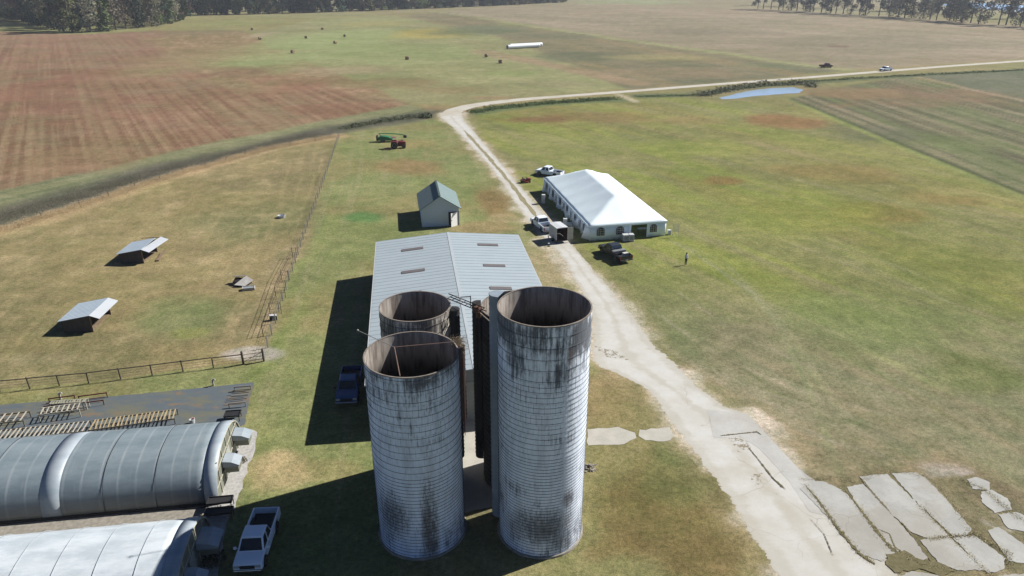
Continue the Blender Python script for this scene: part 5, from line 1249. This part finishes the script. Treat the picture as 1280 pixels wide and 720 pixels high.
# ------------------------------------------------------------------ person on the lawn
def person(label, loc, rz, shirt, trousers, skin, hair):
    p = thing('person', label, 'person', loc, rz)
    bm = bmesh.new(); pts = {'pel': (0,0,.95,.14), 'wst': (0,0,1.12,.125), 'chs': (0,0,1.36,.15), 'nck': (0,0,1.50,.055), 'hd': (0,.01,1.60,.085), 'hd2': (0,.0,1.70,.08),
       'shl': (.17,0,1.42,.06), 'ell': (.25,-.02,1.15,.045), 'wrl': (.23,.08,.93,.033), 'hnl': (.23,.1,.85,.03), 'shr': (-.17,0,1.42,.06), 'elr': (-.26,.0,1.15,.045), 'wrr': (-.22,.12,.95,.033), 'hnr': (-.21,.15,.87,.03),
       'hpl': (.09,0,.88,.10), 'knl': (.10,.04,.5,.065), 'anl': (.10,-.02,.09,.045), 'tol': (.11,.13,.04,.04), 'hpr': (-.09,0,.88,.10), 'knr': (-.11,-.02,.5,.065), 'anr': (-.12,-.08,.09,.045), 'tor': (-.13,.07,.04,.04)}
    ed = [('pel','wst'),('wst','chs'),('chs','nck'),('nck','hd'),('hd','hd2'),('chs','shl'),('shl','ell'),('ell','wrl'),('wrl','hnl'),('chs','shr'),('shr','elr'),('elr','wrr'),('wrr','hnr'),('pel','hpl'),('hpl','knl'),('knl','anl'),('anl','tol'),('pel','hpr'),('hpr','knr'),('knr','anr'),('anr','tor')]
    keys = list(pts); me = bpy.data.meshes.new('body'); me.from_pydata([pts[k][:3] for k in keys], [(keys.index(a), keys.index(b_)) for a, b_ in ed], [])
    o = bpy.data.objects.new('body', me); COL.objects.link(o); o.parent = p
    sk = o.modifiers.new('skin', 'SKIN'); 
    for i, k in enumerate(keys): me.skin_vertices[0].data[i].radius = (pts[k][3], pts[k][3])
    me.skin_vertices[0].data[0].use_root = True
    o.modifiers.new('sub', 'SUBSURF').render_levels = 2; o.modifiers['sub'].levels = 1
    m = bpy.data.materials.new('clothed_body'); m.use_nodes = True; nt = m.node_tree; b = nt.nodes['Principled BSDF']; b.inputs['Roughness'].default_value = .9
    z = nd(nt, 'ShaderNodeSeparateXYZ'); nt.links.new(nd(nt, 'ShaderNodeTexCoord').outputs['Object'], z.inputs[0]); zz = z.outputs[2]
    c = mixc(nt, math_node(nt, 'GREATER_THAN', zz, .97), trousers, shirt); c = mixc(nt, math_node(nt, 'GREATER_THAN', zz, 1.49), c, skin)
    c = mixc(nt, math_node(nt, 'LESS_THAN', zz, .09), c, (.02,.02,.02,1)); nt.links.new(c, b.inputs['Base Color']); me.materials.append(m)
    mb = MB(); mb.loft([[(q*math.cos(k*.524), q*math.sin(k*.524)-.015, zz_) for k in range(12)] for q, zz_ in ((.098,1.62),(.103,1.68),(.09,1.745),(.05,1.785),(.005,1.795))]); mb.build('hair', mat('hair', hair, .8), p, smooth=True)
    return p
person('person in a white shirt and black trousers standing alone on the lawn', tuple(G(857, 331)), R(200), S(220, 222, 224, .8), (.02, .02, .025, 1), (.35, .2, .14, 1), (.03, .02, .015, 1))

# ------------------------------------------------------------------ pond, brush, reeds
M_WATER = mat('pond_water', S(170, 192, 208, .7), .15, 0, .05, .3, .05, 2, spec=.3)
def water(name, pts, z, label):
    P = rough_edge(W(pts+[pts[0]]), 2.5, .5, 99)[:-1]; mb = MB(); mb.add([(p.x, p.y, z) for p in P], [tuple(range(len(P)))])
    o = struct(name, mb, M_WATER, label, recalc=False); return o
water('pond', [(898,122),(912,119),(930,114.5),(960,110.5),(990,109),(1004,112),(1000,116),(975,117.5),(945,120),(920,123.5),(905,124)], .012, 'small pale pond beside the lane')
water('river', [(1170,6),(1230,11),(1280,15),(1420,28),(1420,14),(1280,7),(1200,2)], .02, 'strip of bright water behind the right hand trees')
def brush_line(name, label, line, width, h_, n, m, seed, sz=.35, kind='stuff'):
    rr = random.Random(seed); P = resample([G(*p) for p in line], 200); mb = MB()
    for i in range(n):
        t = rr.random()*198; p = P[int(t)].lerp(P[int(t)+1], t % 1); q = Vector((rr.gauss(0, width), rr.gauss(0, width*.7), 0)); hh = h_*(.35+.9*vn1(t*.35+seed))
        c_ = p+q+Vector((0,0,rr.random()*hh)); s_ = sz*rr.uniform(.5, 1.5)
        d = Vector((rr.gauss(0,1), rr.gauss(0,1), rr.gauss(0,1.2))).normalized(); e_ = d.orthogonal().normalized()
        mb.add([c_-d*s_, c_+e_*s_*.5, c_+d*s_, c_-e_*s_*.5], [(0,1,2,3)])
    o = mb.build(name, m, recalc=False); o['kind'] = kind; o['label'] = label; return o
def vn1(x):
    i = math.floor(x); f = x-i; f = f*f*(3-2*f); return LAT[i % 256, 3]*(1-f)+LAT[(i+1) % 256, 3]*f
M_BRUSH = mat('dark_brush', S(110, 116, 88), 1, 0, .35, .5); M_REED = mat('reeds', S(206, 182, 142, .72), 1, 0, .25, .4); M_REEDR = mat('ditch_scrub', S(128, 120, 100), 1, 0, .3, .4); M_BRGRN = mat('green_brush', S(108, 126, 80), 1, 0, .25, .4)
brush_line('pond_brush', 'dark brush along the back bank of the pond', [(875,121),(900,116),(930,110),(960,107),(1010,106),(1016,110)], 1.1, 1.8, 3200, M_BRUSH, 1, .3)
brush_line('reed_strip', 'tan reeds along the top edge of the paddock', [(-200,342),(0,289),(100,258),(200,225),(330,188),(428,169)], .9, .7, 60000, M_REED, 2, .06)
brush_line('ditch_scrub', 'grey brown scrub in the ditch above the reeds', [(-200,325),(0,274),(100,246),(200,215),(300,192),(400,167)], 2.2, .3, 26000, M_REEDR, 3, .06)
brush_line('ditch_scrub', 'low green growth in the ditch inside the road bend', [(590,141),(620,136),(680,130),(770,124)], 1.2, .9, 6000, M_BRGRN, 4, .22)
brush_line('ditch_scrub', 'low green growth in the ditch between the far lane and the lawn', [(795,121),(860,120),(890,118),(905,113),(1000,103),(1100,97),(1280,88)], .9, .7, 5000, M_BRGRN, 5, .25)
M_WEEDS = mat('slab_weeds', S(196, 184, 140, .7), 1, 0, .35, .6)
for k_, ln_ in enumerate(([(1000,600),(1040,598),(1062,604),(1116,590),(1160,596),(1190,630),(1215,668)], [(1006,606),(1026,630),(1048,662),(1074,692),(1094,706)], [(1056,612),(1085,650),(1112,684),(1150,706),(1190,712)], [(1160,674),(1192,671),(1225,669)], [(1148,632),(1190,672),(1240,722)], [(1200,600),(1230,612),(1262,640),(1290,660)], [(1215,668),(1258,690),(1262,710)])): brush_line('slab_weeds', 'dry weeds growing along the broken slab edges', ln_, .16, .12, 1500, M_WEEDS, 20+k_, .035)
brush_line('ditch_scrub', 'dark low growth beside the road bend above the tractors', [(430,161),(480,152),(530,145)], .8, .9, 2400, M_BRUSH, 6, .22)
bush('roadside_bush', 'round dark bush beside the road bend', 'bush', tuple(G(533, 147)), 1.6, 1.6, 400, M_BRUSH, 8, .28)

# ------------------------------------------------------------------ trees
def leaf_mat(name, c):
    m = bpy.data.materials.new(name); m.use_nodes = True; nt = m.node_tree; L = nt.links.new
    b = nt.nodes['Principled BSDF']; b.inputs['Roughness'].default_value = .9; b.inputs['Specular IOR Level'].default_value = .1
    P = nd(nt, 'ShaderNodeNewGeometry').outputs['Position']; oi = nd(nt, 'ShaderNodeObjectInfo')
    n1 = noise(nt, P, .35, 4, .6)
    c1 = mixc(nt, ramp(nt, n1, .35, .65), tuple(x*.75 for x in c[:3])+(1,), tuple(x*1.3 for x in c[:3])+(1,))
    hv = nd(nt, 'ShaderNodeHueSaturation'); L(c1, hv.inputs['Color']); L(ramp(nt, oi.outputs['Random'], 0, 1, .47, .53), hv.inputs['Hue']); L(ramp(nt, oi.outputs['Random'], 0, 1, .75, 1.2), hv.inputs['Value'])
    L(hv.outputs[0], b.inputs['Base Color']); return m
LM = {'green': leaf_mat('leaf_green', S(118, 126, 82)), 'grey': leaf_mat('leaf_grey', S(136, 130, 108)), 'rust': leaf_mat('leaf_rust', S(166, 120, 84)), 'dark': leaf_mat('leaf_dark', S(84, 98, 78))}
M_BARK = mat('bark', S(112, 102, 90), 1, 0, .25, 1)
def tree_proto(kind, h_, w_, seed, n=900, base=.12, loose=.0, sz=.55):
    rr = random.Random(seed); t = thing('tree', '', 'tree', (0,-4000,0)); mb = MB()
    mb.tube([(0,0,-.2),(rr.uniform(-.2,.2),rr.uniform(-.2,.2),h_*.35),(rr.uniform(-.4,.4),rr.uniform(-.4,.4),h_*.8)], [.32,.22,.08], 7)
    cl = []
    for i in range(13+int(loose*6)):
        z = h_*(base+(1-base)*((i+.5)/13 if i < 13 else rr.random()))*rr.uniform(.93, 1.0); env = math.sin(math.pi*min(1, (z/h_-base)/(1-base)*.82+.16))**.7
        a = rr.uniform(0, 6.28); q = w_/2*env*rr.uniform(.25, .75)
        c_ = Vector((q*math.cos(a), q*math.sin(a), z)); cl.append((c_, w_*.27*rr.uniform(.6, 1.15)*(1-loose*.35)))
        mb.tube([(0,0,z*.75), tuple(c_*.98)], [.12,.04], 5)
    mb.build('trunk', M_BARK, t)
    mb = MB()
    for i in range(n):
        c_, r_ = cl[rr.randrange(len(cl))]; d = Vector((rr.gauss(0,1), rr.gauss(0,1), rr.gauss(0,.8))).normalized()*r_*rr.random()**.33*1.1
        p = c_+d; s_ = sz*rr.uniform(.5, 1.3); u = Vector((rr.gauss(0,1), rr.gauss(0,1), rr.gauss(0,1))).normalized(); v_ = u.orthogonal().normalized()
        mb.add([p-u*s_, p+v_*s_*.7, p+u*s_, p-v_*s_*.7], [(0,1,2,3)])
    mb.build('crown', LM[kind], t, recalc=False); return t
TS = 1.4
PR = {'green': [tree_proto('green', 19, 10, 1, 1500, .04), tree_proto('green', 21, 11, 2, 1600, .04)], 'grey': [tree_proto('grey', 21, 10, 3, 1100, .08, .4, .45), tree_proto('grey', 20, 11, 4, 1200, .08, .3, .45)],
      'rust': [tree_proto('rust', 19, 9, 5, 1000, .1, .3, .5)], 'dark': [tree_proto('dark', 20, 9.5, 6, 1500, .03), tree_proto('dark', 22, 10.5, 7, 1500, .02)]}
NAME = {'green': 'bushy green tree', 'grey': 'thin grey half-bare tree', 'rust': 'rusty autumn tree', 'dark': 'dense dark evergreen tree'}
PR['tall'] = [tree_proto('grey', 24, 7, 8, 800, .2, .3, .4), tree_proto('dark', 25, 7.5, 9, 900, .22, .3, .4)]; NAME['tall'] = 'tall slim tree with bare lower trunk'
index_children()
def put(kind, p, place, grp, sc, rr):
    pr = rr.choice(PR[kind]); c = copy_tree(pr); c.location = (p.x, p.y, 0); c.rotation_euler = (0,0,rr.uniform(0,6.28)); sc *= TS; c.scale = (sc*rr.uniform(.95,1.25), sc*rr.uniform(.95,1.25), sc)
    c['label'] = NAME[kind]+' '+place; c['group'] = grp+', '+kind; return c
rr = random.Random(77)
def row(line, n, back, kinds, place, grp, sc, jit):
    P = resample([G(*p) for p in line], n)
    for i, p in enumerate(P):
        q = p.normalized()*back; q.z = 0
        put(rr.choice(kinds), p+q+Vector((rr.uniform(-jit, jit), rr.uniform(-jit, jit), 0)), place, grp, sc*rr.uniform(.82, 1.12), rr)
FRONT = [(-60,20),(-10,22),(30,26),(55,33),(75,39),(100,41),(125,40),(150,37),(180,34),(205,30),(232,25)]
row(FRONT, 40, 0, ['green','grey','grey','dark','green'], 'in the front row of the nearest wood', 'front row of the near wood', .92, 2.5)
row([(-60,17),(60,30),(100,36),(160,31),(236,21)], 34, 14, ['grey','dark','grey','rust','green','dark'], 'behind the front row of the nearest wood', 'second row of the near wood', 1.0, 4)
row([(-60,15),(100,31),(160,27),(238,18)], 20, 34, ['grey','rust','dark','dark'], 'deep inside the nearest wood', 'back rows of the near wood', 1.05, 6)
row([(232,18.5),(300,18),(400,15.5),(480,12.5),(560,9.5),(640,6),(700,3)], 90, 0, ['dark','dark','grey','green'], 'in the long far wood edge', 'front row of the far wood', 1.05, 5)
row([(232,16),(400,13.5),(560,8),(700,1.8)], 60, 15, ['dark','dark','grey'], 'behind the long far wood edge', 'back row of the far wood', 1.15, 7)
row([(946,11),(980,12.5),(1030,16),(1080,19),(1130,22),(1180,26),(1230,30),(1290,34),(1360,38)], 38, 0, ['grey','tall','tall','grey','tall'], 'in the open row by the bright water', 'open row of trees on the right', 1.1, 3.5)
row([(950,8),(1100,14),(1290,26)], 16, 20, ['grey','dark'], 'set back in the open row by the bright water', 'second open row of trees on the right', 1.0, 8)
for ks in PR.values():
    for pr in ks:
        for ch in CH[pr.name]: bpy.data.objects.remove(ch)
        bpy.data.objects.remove(pr)

# ------------------------------------------------------------------ haze
mb = MB(); mb.box((0, 900, 21), (7000, 6000, 44)); hz = mb.build('haze', None)
hz['kind'] = 'stuff'; hz['label'] = 'thin pale haze over the far fields'
m = bpy.data.materials.new('haze_air'); m.use_nodes = True; nt = m.node_tree; nt.nodes.clear()
out = nt.nodes.new('ShaderNodeOutputMaterial'); pv = nt.nodes.new('ShaderNodeVolumePrincipled')
pv.inputs['Density'].default_value = .00013; pv.inputs['Color'].default_value = (.86, .92, 1, 1); pv.inputs['Anisotropy'].default_value = .2
nt.links.new(pv.outputs[0], out.inputs['Volume']); hz.data.materials.append(m)
scene.cycles.max_bounces = 6
